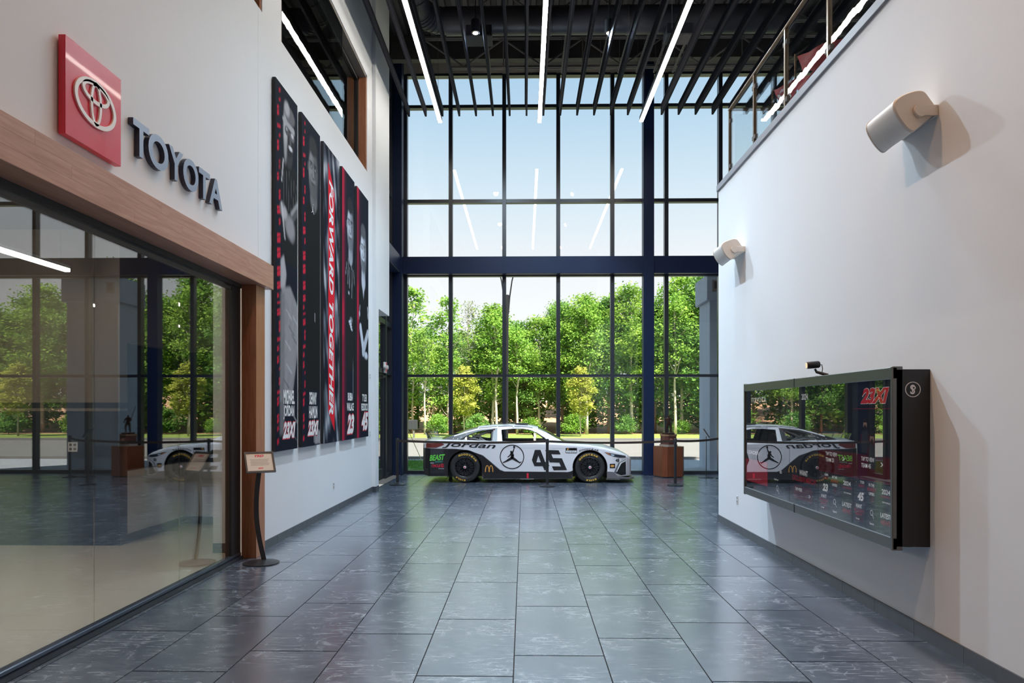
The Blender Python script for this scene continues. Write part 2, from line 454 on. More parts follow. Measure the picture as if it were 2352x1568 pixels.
# ---- front glazing
win = empty('window_1', (0, YW, 0), kind='structure')
XM = [-3.15, -1.925, -.523, .888, 2.298, 3.70, 5.10, 6.50, 7.90, 9.30]
for i, X in enumerate(XM):
    w = .05 if i else .09
    MB().box(X - w, X + w, YW - .04, YW + .14, 0, 10.44).build('mullion', M['alu'], win, bevel=.004)
ZT = [(.0, .085), (2.53, 2.60), (5.16, 5.64), (7.08, 7.17), (9.56, 9.64), (10.40, 10.46)]
for z0, z1 in ZT:
    for i in range(len(XM) - 1):
        MB().box(XM[i] + .05, XM[i + 1] - .05, YW - .03, YW + .13, z0, z1).build('transom', M['alu'], win)
        if z1 < 10:
            zn = ZT[[a for a, b in ZT].index(z0) + 1][0]
            MB().box(XM[i] + .045, XM[i + 1] - .045, YW + .045, YW + .055, z1 - .01, zn + .01).build('pane', M['glass'], win)
S('steel_column', MB().box(3.05, 3.32, YW - .36, YW - .08, 0, 10.9), M['steel'], bevel=.006)
S('steel_column', MB().box(-3.43, -3.13, YW - .46, YW - .12, 0, 10.9), M['steel'], bevel=.006)
S('steel_column', MB().box(8.6, 8.9, YW - .36, YW - .08, 0, 10.9), M['steel'], bevel=.006)
bb = MB().box(-3.13, 9.5, YW - .30, YW - .10, 5.175, 5.20).box(-3.13, 9.5, YW - .30, YW - .10, 5.60, 5.625).box(-3.13, 9.5, YW - .22, YW - .19, 5.2, 5.6)
S('steel_beam', MB().box(-3.13, 9.5, YW - .30, YW - .10, 5.18, 5.62), M['steel'], bevel=.006)
S('steel_beam', MB().box(-3.42, -3.17, 15.99, YW - .46, 5.18, 5.62), M['steel'], bevel=.006)

# ---- side glazing with the door, behind the return wall
ws = empty('window_2', (-3.4, 17, 0), kind='structure')
YS = [14.85, 15.65, 16.05, 17.36, 18.15]
for y in YS:
    MB().box(-3.50, -3.36, y - .06, y + .06, 0, 10.9).build('mullion', M['alu'], ws)
for z0, z1 in [(0, .1), (2.55, 2.66), (3.74, 3.86), (5.2, 5.6), (7.08, 7.17), (9.56, 9.64), (10.4, 10.9)]:
    for a, b in zip(YS, YS[1:]):
        if z0 == 0 and a == 16.05: continue
        MB().box(-3.49, -3.37, a + .06, b - .06, z0, z1).build('transom', M['alu'], ws)
zz = [.1, 2.55, 3.74, 5.2, 7.08, 9.56, 10.4]
for a, b in zip(YS, YS[1:]):
    for z0, z1 in zip(zz, zz[1:]):
        if z0 == .1 and a == 16.05: continue
        MB().box(-3.435, -3.425, a + .05, b - .05, z0 - .01, z1 + .01).build('pane', M['glass'], ws)
dr = empty('door_1', (-3.43, 17.3, 0), kind='structure')
MB().box(-3.46, -3.40, 16.12, 16.24, .012, 2.54).build('stile', M['alu'], dr, bevel=.003)
MB().box(-3.46, -3.40, 17.18, 17.30, .012, 2.54).build('stile', M['alu'], dr, bevel=.003)
MB().box(-3.46, -3.40, 16.24, 17.18, .012, .27).build('rail', M['alu'], dr, bevel=.003)
MB().box(-3.46, -3.40, 16.24, 17.18, 2.42, 2.54).build('rail', M['alu'], dr, bevel=.003)
MB().box(-3.435, -3.425, 16.23, 17.19, .26, 2.43).build('pane', M['glass'], dr)
MB().tube([(-3.40, 16.32, .95), (-3.34, 16.32, .95), (-3.34, 16.32, 1.9), (-3.40, 16.32, 1.9)], .014, 8).build('door_handle', M['black'], dr)
MB().box(-3.40, -3.35, 16.9, 17.2, 2.44, 2.50).build('door_closer', M['black'], dr, bevel=.004)

# ---- shop front: black track frame, three-plus glass leaves
sf = empty('window_3', (-3.2, 5, 0), kind='structure')
MB().box(-3.25, -3.165, -3, 7.99, 0, .035).build('sill', M['alu'], sf)
MB().box(-3.25, -3.185, -3, 7.99, .035, .07).build('track', mat('polished_dark_metal', (.10, .12, .16), .22, metal=.7), sf, bevel=.006)
MB().box(-3.26, -3.18, -3, 7.99, 3.035, 3.085).build('head_frame', M['black'], sf)
MB().box(-3.235, -3.205, -3, 7.99, 2.985, 3.015).build('head_track', mat('dull_metal', (.10, .09, .085), .4, metal=.5), sf)
MB().box(-3.27, -3.20, 7.76, 8.0, 0, 3.085).build('jamb', M['black'], sf)
for a, b in [(-2.6, -1.32), (-1.316, 0.0), (.004, 1.32), (1.324, 2.64), (2.644, 3.965), (3.969, 5.293), (5.297, 6.613), (6.617, 7.78)]:
    MB().box(-3.226, -3.214, a, b, .06, 3.04).build('pane', M['shop_glass'], sf)
# wood surround: header of planks and an upright
cas = empty('trim_2', (-3.0, 8, 3.2), kind='structure')
for r in range(3):
    z0 = 3.083 + r * .0925; y = 8.36; k = 0
    while y > -2.6:
        ln = (.75 if r == 1 and k == 0 else 1.5 if r != 2 or k else 1.1)
        MB().box(-3.20, -2.95, max(y - ln, -2.8), y - .001, z0, z0 + .0915).build('plank', M['cherry'], cas); y -= ln; k += 1
MB().box(-3.20, -2.952, -2.8, 8.358, 3.0815, 3.083).build('soffit_board', M['cherry'], cas)
MB().box(-3.185, -3.02, 8.0, 8.27, 0, 3.081).build('post', M['cherry_v'], cas, bevel=.002)

# ---- clerestory windows in the left wall: wood-lined openings
for (a, b, nm) in [(9.07, 14.05, 'window_4'), (3.2, 8.40, 'window_5')]:
    w = empty(nm, (-3.3, a, SILL), kind='structure')
    MB().box(-3.40, -3.115, b - .045, b, SILL, HEAD).build('lining', M['cherry_v'], w)
    MB().box(-3.40, -3.115, a, a + .045, SILL, HEAD).build('lining', M['cherry_v'], w)
    MB().box(-3.40, -3.115, a, b, HEAD - .045, HEAD).build('lining', M['wall_beige'], w)
    for y0, y1 in [(a + .045, a + .11), (b - .12, b - .045)]:
        MB().box(-3.34, -3.26, y0, y1, SILL, HEAD - .045).build('stile', M['black'], w)
    MB().box(-3.34, -3.26, a, b, HEAD - .13, HEAD - .045).build('head_frame', M['black'], w)
    MB().box(-3.34, -3.26, a, b, SILL, SILL + .03).build('sill_frame', M['black'], w)
    MB().box(-3.112, -3.106, a + .05, (a + b) / 2 + .6 - .003, SILL, HEAD - .06).build('pane', M['up_glass'], w)
    MB().box(-3.302, -3.296, (a + b) / 2 + .6 + .003, b - .06, SILL, HEAD - .06).build('pane', M['up_glass'], w)

# ---- room behind the shop front
S('floor_office', MB().box(-9, -3.17, -3, 14.5, -.2, -.004), M['carpet'])
S('wall_office_end', MB().box(-9, -4.99, 8.73, 8.9, -.02, 1.655), M['navy'])
S('wall_office_end_upper', MB().box(-9, -4.99, 8.73, 8.9, 1.76, 3.9).box(-9, -4.99, 8.73, 8.9, 1.655, 1.69), M['wall_beige'])
S('wall_office_reveal', MB().box(-9, -4.99, 8.74, 8.9, 1.69, 1.76), M['navy'])
S('wall_office_knee', MB().box(-5.10, -4.99, 8.9, 10.4, -.02, .90).box(-5.1, -3.4, 10.4, 10.5, -.02, .90), M['wall'])
S('wall_office_bulkhead', MB().box(-5.10, -4.99, 8.9, 10.4, 2.52, 3.9).box(-5.1, -3.4, 10.4, 10.5, 2.52, 3.9), M['wall_beige'])
S('wall_office_back', MB().box(-9, -3.4, 13.0, 13.1, -.02, 3.9), M['navy'])
S('wall_office_jamb', MB().box(-3.64, -3.40, 8.30, 8.45, -.02, 3.9), M['wall'])
S('baseboard_office', MB().box(-4.99, -4.978, 8.74, 10.4, 0, .11).box(-4.978, -3.4, 10.388, 10.4, 0, .11).box(-3.64, -3.4, 8.288, 8.30, 0, .11), M['btile'])
S('ceiling_office', MB().box(-9, -3.40, -3, 14.5, 3.9, 4.1), M['deck'])
S('wall_office_outer', MB().box(-9.3, -9.0, -3, 14.6, -.2, 11.0), M['wall_beige'])
S('wall_office_far', MB().box(-9, -3.4, 14.5, 14.65, -.2, 11.0), M['wall_beige'])
# ================================================================== CEILING
ORD = ['first', 'second', 'third', 'fourth', 'fifth', 'sixth', 'seventh', 'eighth', 'ninth', 'tenth', 'eleventh', 'twelfth', 'thirteenth',
       'fourteenth', 'fifteenth', 'sixteenth', 'seventeenth', 'eighteenth', 'nineteenth', 'twentieth', 'twenty-first', 'twenty-second', 'twenty-third', 'twenty-fourth', 'twenty-fifth', 'twenty-sixth', 'twenty-seventh', 'twenty-eighth']
ZB = 8.66                                      # underside of the baffles
bf = None
nb = 22
for i in range(nb):
    X = -2.745 + .4 * i
    if bf is None:
        bf = MB().box(-.022, .022, 0, 15.0, 0, .20).build('ceiling_baffle', M['fin'], bevel=.003)
        MB().box(-.045, -.022, .3, 14.9, .17, .20).build('hanger_flange', M['fin'], bf)
        o = bf
    else:
        o = copy_tree(bf)
    o.location = (X, 2.0, ZB)
    tag(o, 'long charcoal ceiling baffle blade, ' + ORD[i] + ' from the left wall', 'baffle', 'charcoal baffle blades under the ceiling')
def linear_lamp(name, X, ye, label):
    t = empty(name, (X, ye, 8.52), label, 'light', 'long linear ceiling lights')
    MB().box(X - .045, X + .045, 7.0, ye, 8.545, 8.64).build('housing', M['black'], t)
    MB().box(X - .040, X + .040, 7.0, ye, 8.515, 8.545).build('diffuser', M['lamp'], t)
    for y in (7.3, 10, 13.5, 16.6):
        MB().tube([(X, y, 8.64), (X, y, 10.9)], .004, 5).build('suspension_wire', M['joist'], t)
pL, pC, pR = pix(1011, 282, Z=8.515), pix(1239, 282, Z=8.515), pix(1473, 280, Z=8.515)
linear_lamp('linear_ceiling_light', pL.x, pL.y, 'glowing linear ceiling light nearest the left wall')
linear_lamp('linear_ceiling_light', pC.x, pC.y, 'glowing linear ceiling light in the middle of the hall')
linear_lamp('linear_ceiling_light', pR.x, pR.y, 'glowing linear ceiling light nearest the balcony railing')

# round duct across the hall with an elbow and spur
dt = empty('air_duct', (0, 14.6, 9.5), 'large round dark air duct crossing under the roof deck', 'duct')
Yd, zd, rd = 14.6, 9.62, .27
mb = MB().tube([(-1.6, Yd, zd), (5.4, Yd, zd)], rd, 28).build('main_run', M['duct'], dt, smooth=40)
X = -1.0
while X < 5.2:
    MB().lathe([(rd + .001, -.015), (rd + .012, -.012), (rd + .012, .012), (rd + .001, .015)], (X, Yd, zd), 28, 'x', False).build('seam_collar', M['duct'], dt); X += 1.55
el = [(-1.55 - .55 * math.sin(a), Yd - .55 + .55 * math.cos(a), zd) for a in [i * PI / 2 / 8 for i in range(9)]]
MB().tube(el, .25, 24).build('elbow', M['duct'], dt, smooth=60)
for i in range(1, 8):
    p, q = Vector(el[i]), Vector(el[i + 1]); d = (q - p).normalized() * .012
    MB().tube([p - d, p + d], .262, 24).build('elbow_collar', M['duct'], dt)
MB().tube([(-2.1, Yd - .55, zd), (-2.1, 9.0, zd)], .25, 24).build('spur', M['duct'], dt, smooth=40)
for y in [13.6, 12.9, 12.2, 11.5, 10.8]:
    MB().lathe([(.251, -.012), (.262, -.01), (.262, .01), (.251, .012)], (-2.1, y, zd), 24, 'y', False).build('seam_collar', M['duct'], dt)
for px in (1101, 1557):
    a = pix(px, 90, Y=Yd).x
    MB().box(a - .26, a + .26, Yd - .2, Yd + .2, 9.23, 9.45).build('outlet_boot', M['duct'], dt)
    g = MB().box(a - .27, a + .27, Yd - .21, Yd + .21, 9.21, 9.23).build('grille', M['joist'], dt)
    m2 = MB()
    for k in range(14): m2.box(a - .25 + k * .037, a - .235 + k * .037, Yd - .2, Yd + .2, 9.195, 9.21)
    m2.build('grille_slats', M['joist'], g)
# roof joists
def joist(Y, zt, zb, x0, x1, step, label):
    t = empty('roof_joist', (x0, Y, zb), label, 'joist', 'open web roof joists')
    MB().box(x0, x1, Y - .06, Y - .015, zt - .05, zt).box(x0, x1, Y + .015, Y + .06, zt - .05, zt).build('top_chord', M['joist'], t)
    MB().box(x0 + .8, x1 - .4, Y - .06, Y - .015, zb, zb + .05).box(x0 + .8, x1 - .4, Y + .015, Y + .06, zb, zb + .05).build('bottom_chord', M['joist'], t)
    x = x0 + .2; up = True
    while x + step < x1:
        a, b = (zt - .05, zb + .05) if up else (zb + .05, zt - .05)
        MB().tube([(x, Y, a), (x + step, Y, b)], .022, 6).build('web_rod', M['joist'], t)
        if not up: MB().tube([(x + step, Y, zt - .05), (x + step, Y, zb + .03)], .014, 6).build('web_post', M['joist'], t)
        x += step; up = not up
joist(17.15, 10.62, 9.86, -2.6, 9.2, .95, 'grey open web roof joist next to the front glazing')
joist(15.6, 10.88, 10.1, -2.6, 9.2, .95, 'grey open web roof joist hidden partly behind the round air duct')
S('steel_beam', MB().box(-3.3, 9.5, 17.55, 17.75, 10.30, 10.88), M['deck'])
# slotted strut channels
for i, px in enumerate((1126, 1290, 1336, 1377, 1420, 1462, 1502, 1545)):
    X = pix(px, 160, Y=17.0).x
    mb = MB().box(X - .02, X + .02, 15.2, 17.0, 9.66, 9.664).box(X - .02, X - .017, 15.2, 17.0, 9.664, 9.70).box(X + .017, X + .02, 15.2, 17.0, 9.664, 9.70)
    t = mb.build('strut_channel', M['joist'])
    tag(t, 'slotted grey strut channel under the roof joists, ' + ORD[i] + ' from the left', 'channel', 'slotted strut channels')
    s_ = MB(); y = 15.28
    while y < 16.95: s_.box(X - .008, X + .008, y, y + .05, 9.657, 9.661); y += .1
    s_.build('slots', M['black'], t)['kind'] = 'stuff'
    for y in (15.5, 16.8): MB().tube([(X, y, 9.7), (X, y, 10.9)], .005, 5).build('hanger_rod', M['joist'], t)
# pendant downlights: the pair in view, plus unseen rows added to brighten the hall
def downlight(p, lab, power, col, aim, grp='black cylinder downlights'):
    t = empty('downlight', p, lab, 'light', grp)
    MB().lathe([(.085, 0), (.085, .24), (.02, .25)], p, 20).build('can', M['black'], t, smooth=40)
    MB().lathe([(.05, -.006), (.05, .0)], p, 16).build('bulb', M['bulb'], t)
    MB().tube([p + Vector((0, 0, .25)), (p.x, p.y, 10.9)], .012, 6).build('stem', M['black'], t)
    ld = bpy.data.lights.new('downlight_beam', 'SPOT'); ld.energy = power; ld.color = col; ld.spot_size = math.radians(165); ld.spot_blend = 1.0; ld.shadow_soft_size = .08
    lo = bpy.data.objects.new('downlight_beam', ld); COL.objects.link(lo); lo.parent = t; lo.location = (0, 0, -.03); lo.rotation_euler = (0, math.radians(aim), 0)
D1, D2 = pix(1092, 76, Y=13.7), pix(1399, 76, Y=13.7)
COOLW, WARMW = (.64, .83, 1), (1, .60, .36)
downlight(D1, 'small black cylinder downlight left of the middle ceiling light', POW[0], COOLW, -35)
downlight(D2, 'small black cylinder downlight right of the middle ceiling light', POW[0], COOLW, -12)
for r, y in enumerate((9.8, 5.9, 2.0)):
    for k, q in enumerate((D1, D2)):
        downlight(Vector((q.x, y, q.z)), 'unseen black downlight added to brighten the hall, ' + ORD[r] + ' row back, ' + ('left' if k == 0 else 'right') + ' one', POW[r + 1], COOLW if r == 0 else WARMW, -35 if k == 0 else -12)
# ================================================================== RAILING AND FLAGS ON THE BALCONY
RX = 3.03
rl = empty('glass_railing', (RX, 8, 5.03), 'bronze balcony railing with clear glass panes on the right wall', 'railing')
posts = [pix(px, 300, X=RX).y for px in (1677, 1734, 1806, 1905)] + [5.85, 4.6, 3.4]
for y in posts:
    MB().box(RX - .022, RX + .022, y - .022, y + .022, 5.03, 6.07).build('post', M['bronze_rail'], rl, bevel=.003)
    MB().box(RX - .04, RX + .04, y - .06, y + .06, 5.03, 5.042).build('base_plate', M['bronze_rail'], rl)
MB().tube([(RX, 2.0, 6.09), (RX, posts[0] + .03, 6.09)], .024, 12).build('top_rail', M['bronze_rail'], rl, smooth=40)
for a, b in zip(posts, posts[1:]):
    MB().box(RX - .006, RX + .006, b + .035, a - .035, 5.10, 6.02).build('pane', M['rail_glass'], rl)
    for yy in (a - .04, b + .04):
        for z in (5.22, 5.88):
            MB().box(RX - .02, RX + .02, yy - .025, yy + .025, z, z + .055).build('clip', M['joist'], rl, bevel=.003)
# return of the railing along the front edge of the balcony
y0 = posts[0]
rr_ = empty('glass_railing', (4.5, 10.6, 5.03), 'bronze and glass railing along the front edge of the balcony, side nearest the big window', 'railing')
MB().tube([(RX + .03, y0, 6.09), (9.45, y0, 6.09)], .024, 12).build('top_rail', M['bronze_rail'], rr_, smooth=40)
x = 4.3
while x < 9.4:
    MB().box(x - .022, x + .022, y0 - .022, y0 + .022, 5.03, 6.07).build('post', M['bronze_rail'], rr_)
    MB().box(x - 1.2, x - .05, y0 - .006, y0 + .006, 5.10, 6.02).build('pane', M['rail_glass'], rr_); x += 1.27

red_cloth = mat('red_flag_cloth', (.36, .008, .014), .7, var=.15, vscale=4)
def flag(corners, X, label, seed, emblem):
    """cloth hung just behind the glass; corners as seen, in the upright plane X"""
    A, B, C_, D = [pix(*c, X=X) for c in corners]          # far top, near top, near bottom, far bottom
    t = empty('flag', (X, A.y, 5.03), label, 'flag', 'red flags on the balcony')
    MB().tube([(X, A.y + .03, 5.03), (X, A.y + .03, A.z + .05)], .014, 8).build('pole', M['bronze_rail'], t)
    MB().lathe([(.16, .002), (.16, .017), (.03, .05)], (X, A.y + .03, 5.03), 20).build('foot', M['bronze_rail'], t)
    vs_, fs_ = [], []; nu, nv = 22, 12
    for i in range(nu + 1):
        for j in range(nv + 1):
            u, v = i / nu, j / nv
            p = (A * (1 - u) + B * u) * (1 - v) + (D * (1 - u) + C_ * u) * v
            p.x += .05 * math.sin(u * 8 + v * 3 + seed) * (.2 + u); p.z += .03 * math.sin(u * 11 + seed) * (.3 + v)
            vs_.append(p)
    for i in range(nu):
        for j in range(nv): fs_.append((i * (nv + 1) + j, (i + 1) * (nv + 1) + j, (i + 1) * (nv + 1) + j + 1, i * (nv + 1) + j + 1))
    c = MB().add(vs_, fs_).build('cloth', red_cloth, t, smooth=80)
    c.data.materials.append(M['print_w'])
    if emblem:
        for p in c.data.polygons:
            i = p.index // nv; j = p.index % nv
            if 1 <= i <= 6 and 4 + i * .4 <= j <= 7 + i * .4: p.material_index = 1
flag([(1829, 131), (1952, 76), (1944, 112), (1846, 172)], 3.42, 'dark red flag behind the railing glass, the higher of the two', 1.0, False)
flag([(1776, 208), (1888, 152), (1872, 186), (1792, 240)], 3.36, 'dark red flag with a white patch behind the railing glass, the lower of the two', 2.4, True)

# ================================================================== LEFT WALL SIGNS
EX = -3.04
a, b = pix(150, 195, X=EX), pix(278, 283, X=EX)
sq0, sq1 = a.y, b.y
zt_, zb_ = pix(278, 183, X=EX).z, pix(278, 383, X=EX).z
sg = empty('emblem_sign', (EX, (sq0 + sq1) / 2, (zt_ + zb_) / 2), 'red square sign with white triple-oval emblem above the wood header', 'sign')
MB().box(-3.088, EX, sq0, sq1, zb_, zt_).build('red_panel', M['red'], sg, bevel=.002)
MB().box(-3.10, -3.088, sq0 + .06, sq1 - .06, zb_ + .06, zt_ - .06).build('standoff', M['black'], sg)
ec = pix(218, 240, X=EX); R_ = .245
em = MB(); mp_ = lambda p, q, d: (EX + d, ec.y + p * R_, ec.z + q * R_)
for rg in (ring(0, 0, 1, .67, .14, 56, .125), ring(0, .30, .66, .31, .125, 48, .115), ring(0, .0, .27, .63, .105, 48, .11)):
    slab_ring(em, rg, mp_, -.004, .012)
em.build('emblem', M['white'], sg)

lt = empty('wall_lettering', (-3.06, 6.3, 3.8), 'raised blue-grey capital letter sign on the white wall right of the red emblem square', 'sign')
LX = -3.055
for ch, xa, xb in (('T', 306, 343), ('O', 341, 387), ('Y', 388, 421), ('O', 421, 456), ('T', 457, 482), ('A', 481, 511)):
    ya, yb = pix(xa, 350, X=LX).y, pix(xb, 350, X=LX).y
    z0, z1 = 3.682, 3.955
    if ch == 'O': z0 -= .006; z1 += .006
    V2, F2 = glyphs(ch, .028)
    mf = lambda p, q, d: (LX + d, ya + p * (yb - ya), z0 + q * (z1 - z0))
    face = MB().add([mf(p, q, 0) for p, q in V2], F2)
    lo = face.build('letter', M['letter'], lt)
    bm = bmesh.new(); bm.from_mesh(lo.data)
    r = bmesh.ops.extrude_face_region(bm, geom=bm.faces[:])
    bmesh.ops.translate(bm, verts=[e for e in r['geom'] if isinstance(e, bmesh.types.BMVert)], vec=(-.042, 0, 0))
    bmesh.ops.recalc_face_normals(bm, faces=bm.faces[:])
    for f in bm.faces:
        if f.normal.x < .5: f.material_index = 1
    bm.to_mesh(lo.data); bm.free(); lo.data.materials.append(M['letter_side'])

# ================================================================== BANNERS
BX, BH = -3.05, 4.60
BZ0, BZ1 = 1.155, 5.755
def sstep(x, a, b):
    t = np.clip((x - a) / (b - a), 0, 1); return t * t * (3 - 2 * t)
class Paint:
    """Soft printed picture on a grid: x across, y down, in metres."""
    def __init__(s, w, h, nu, nv):
        s.w, s.h = w, h
        u = np.linspace(0, w, nu + 1); v = np.linspace(0, h, nv + 1)
        s.X, s.Y = np.meshgrid(u, v, indexing='ij'); s.c = np.zeros(s.X.shape + (3,)); s.nu, s.nv = nu, nv
        r = np.random.RandomState(3)
        s.N = sum(np.sin(s.X * fx + s.Y * fy + p) for fx, fy, p in zip(r.uniform(-40, 40, 10), r.uniform(-30, 30, 10), r.uniform(0, 6, 10))) / 4
    def fill(s, c): s.c[:] = c
    def mix(s, m, c): s.c += (np.array(c) - s.c) * np.clip(m, 0, 1)[..., None]
    def ell(s, cx, cy_, rx, ry, c, soft=.15, k=1.0, rot=0.0):
        dx, dy = s.X - cx, s.Y - cy_
        a, b = dx * math.cos(rot) + dy * math.sin(rot), -dx * math.sin(rot) + dy * math.cos(rot)
        d = np.sqrt((a / rx) ** 2 + (b / ry) ** 2); s.mix(k * (1 - sstep(d, 1 - soft, 1 + soft)), c)
    def cap(s, x0, y0, x1, y1, r0, r1, c, soft=.2, k=1.0):
        px, py = s.X - x0, s.Y - y0; bx, by = x1 - x0, y1 - y0
        t = np.clip((px * bx + py * by) / (bx * bx + by * by), 0, 1)
        d = np.hypot(px - t * bx, py - t * by) / (r0 + (r1 - r0) * t); s.mix(k * (1 - sstep(d, 1 - soft, 1 + soft)), c)
    def quad(s, pts, c, soft=.012, k=1.0):
        m = np.ones_like(s.X)
        if sum(pts[i - 1][0] * pts[i][1] - pts[i][0] * pts[i - 1][1] for i in range(len(pts))) < 0: pts = pts[::-1]
        for i in range(len(pts)):
            (ax, ay), (bx, by) = pts[i], pts[(i + 1) % len(pts)]
            nx, ny = by - ay, ax - bx; l = math.hypot(nx, ny)
            m *= sstep(-((s.X - ax) * nx + (s.Y - ay) * ny) / l, -soft, soft)
        s.mix(m * k, c)
    def face(s, cx, cy_, rx, ry, tone, dark, hair, beard=None, cap=False, side=.5):
        s.ell(cx - .98 * rx, cy_ + .05 * ry, rx * .14, ry * .16, [t * .7 for t in tone], .2)
        s.ell(cx, cy_, rx, ry, hair, .06)
        s.ell(cx, cy_ + .12 * ry, rx * .90, ry * .86, tone, .10)
        s.ell(cx + .5 * rx, cy_ + .15 * ry, rx * .55, ry * .9, dark, .6, .75)
        if beard: s.ell(cx + .02 * rx, cy_ + .62 * ry, rx * .78, ry * .42, beard, .35, .85); s.ell(cx, cy_ + .38 * ry, rx * .5, ry * .12, tone, .4, .8)
        for e in (-1, 1):
            s.ell(cx + e * .40 * rx, cy_ - .06 * ry, rx * .30, ry * .09, dark, .4, .9)
            s.ell(cx + e * .42 * rx, cy_ - .20 * ry, rx * .34, ry * .045, hair, .4, .9)
            s.ell(cx + e * .40 * rx, cy_ - .05 * ry, rx * .10, ry * .035, (.5, .5, .52), .3, .8)
        s.cap(cx + .03 * rx, cy_ - .05 * ry, cx + .08 * rx, cy_ + .26 * ry, rx * .07, rx * .14, [t * 1.25 for t in tone], .5, .7)
        s.ell(cx + .05 * rx, cy_ + .32 * ry, rx * .22, ry * .05, dark, .5, .8)
        s.ell(cx, cy_ + .52 * ry, rx * .34, ry * .045, dark, .4, .9)
        s.ell(cx, cy_ - .82 * ry, rx * .8, ry * .34, hair, .25)
        if cap: s.ell(cx, cy_ - .62 * ry, rx * 1.04, ry * .46, (.05, .05, .055), .08); s.cap(cx - .9 * rx, cy_ - .30 * ry, cx + .95 * rx, cy_ - .34 * ry, ry * .07, ry * .09, (.26, .26, .28), .3)
NAVY = (.010, .013, .024)
def strip(P, seed):
    r = random.Random(seed); y = .06
    while y < BH - .15:
        h = r.uniform(.05, .16); k = r.random()
        x0 = .055 + (.06 if k < .25 else 0); x1 = .17 - (.05 if k > .7 else 0)
        P.quad([(x0, y + .03), (x0, y + h), (x1, y + h - .03), (x1, y)], (.62, .02, .05), .008)
        P.quad([(x0, y + h * .4 + .02), (x0, y + h * .5 + .02), (x1, y + h * .5 - .03), (x1, y + h * .4 - .03)], NAVY, .006)
        y += h + r.uniform(.015, .09)
def banner(i, pxl, pxr, label, painter):
    ya, yb = pix(pxl, 600, X=BX).y, pix(pxr, 600, X=BX).y
    w = yb - ya
    t = empty('banner', (BX, ya, BZ0), label, 'banner', 'tall banners on the left wall')
    MB().box(-3.092, BX - .001, ya, yb, BZ0, BZ1).build('panel', M['black'], t)
    P = Paint(w, BH, 40, 300); P.fill(NAVY); painter(P)
    vs_ = [(BX + .0006, ya + x, BZ1 - y) for x, y in zip(P.X.ravel(), P.Y.ravel())]; n = P.nv + 1
    fs_ = [(a * n + b_, (a + 1) * n + b_, (a + 1) * n + b_ + 1, a * n + b_ + 1) for a in range(P.nu) for b_ in range(P.nv)]
    o = MB().add(vs_, fs_).build('printed_face', M['vprint'], t, fix=False)
    set_print(o, P.c.reshape(-1, 3).astype(np.float32))
    return t, w, (lambda p, q, d: (BX + .0015 + d, ya + p * w, BZ1 - q * BH))
def btext(t, mp_, s, x, yc, w, h, m=None, bold=.03, shear=0.0, d=0.0):
    f = lambda p, q, dd: mp_(p, yc + h / 2 - q * h, d)
    MB().text(s, x, 0, w, 1, f, 0, bold, shear).build('lettering', m or M['print_w'], t)
def logo(t, mp_, x, yc, w, h):
    btext(t, mp_, '23XI', x - .012, yc, w + .024, h * 1.12, M['print_r'], .075, .35, .0)
    btext(t, mp_, '23XI', x, yc, w, h, M['print_w'], .05, .35, .0012)

def p1(P):
    strip(P, 4)
    g = lambda v: (v, v, v * 1.06)
    P.cap(.30, 1.05, .86, 1.12, .16, .2, g(.02), .3)
    P.quad([(.20, 1.05), (.34, .92), (.80, .95), (.95, 1.25), (.95, 2.2), (.24, 2.2)], g(.016), .03)
    P.ell(.50, .74, .15, .22, g(.05), .2)
    P.ell(.50, .50, .225, .31, g(.035), .05)
    P.ell(.36, .50, .075, .27, g(.55), .5, .9); P.ell(.52, .27, .21, .11, g(.16), .2); P.ell(.42, .22, .10, .09, g(.45), .4)
    P.cap(.28, .40, .68, .42, .03, .045, g(.42), .4)
    P.ell(.42, .50, .085, .06, g(.10), .2); P.ell(.63, .51, .085, .06, g(.16), .2); P.ell(.63, .49, .05, .03, g(.7), .4, .8); P.ell(.41, .48, .03, .02, g(.6), .4, .8)
    P.cap(.53, .5, .56, .61, .02, .035, g(.12), .4); P.ell(.56, .68, .075, .03, g(.65), .35); P.ell(.36, .78, .05, .14, g(.35), .6, .8)
    for k in range(6): P.cap(.30 + .1 * k, 1.0 + .03 * abs(k - 2), .30 + .09 * k, 1.5, .008, .006, g(.13), .5, .8)
    P.cap(.28, .92, .22, 1.2, .02, .015, g(.5), .4)
    P.cap(.88, 1.35, .42, 1.72, .085, .075, g(.10), .3); P.cap(.86, 1.32, .60, 1.52, .03, .03, g(.30), .6)
    P.cap(.25, 1.55, .62, 1.78, .10, .12, g(.16), .25); P.ell(.55, 1.72, .17, .14, g(.30), .4); P.ell(.32, 1.58, .10, .08, g(.45), .5); P.cap(.22, 1.5, .34, 1.9, .03, .02, g(.6), .5, .8)
    P.quad([(.18, 2.2), (.30, 2.12), (.40, 2.35), (.32, 2.6), (.18, 2.55)], g(.42), .03)
    P.quad([(.22, 2.55), (.55, 2.48), (.92, 2.75), (.92, 3.1), (.62, 3.95), (.16, 3.98)], g(.30), .03)
    P.quad([(.17, 2.6), (.34, 2.6), (.32, 4.4), (.15, 4.4)], g(.20), .04, .8)
    for k, (xx, yy) in enumerate([(.5, 2.8), (.6, 3.0), (.45, 3.2), (.7, 3.1), (.5, 3.5), (.4, 3.7), (.75, 2.85)]):
        P.cap(xx - .10, yy, xx + .10, yy + .10, .012, .018, g(.14 if k % 2 else .48), .6, .7)
    P.mix(.12 * sstep(P.N, .0, .6) * (P.Y > 2.5) * (P.X > .2) * (P.c[..., 0] > .1), g(.08))
    P.quad([(.30, 3.95), (.32, 3.92), (.9, 4.28), (.9, 4.31)], g(.25), .006); P.quad([(.30, 4.25), (.31, 4.24), (.9, 4.52), (.9, 4.54)], g(.10), .006)
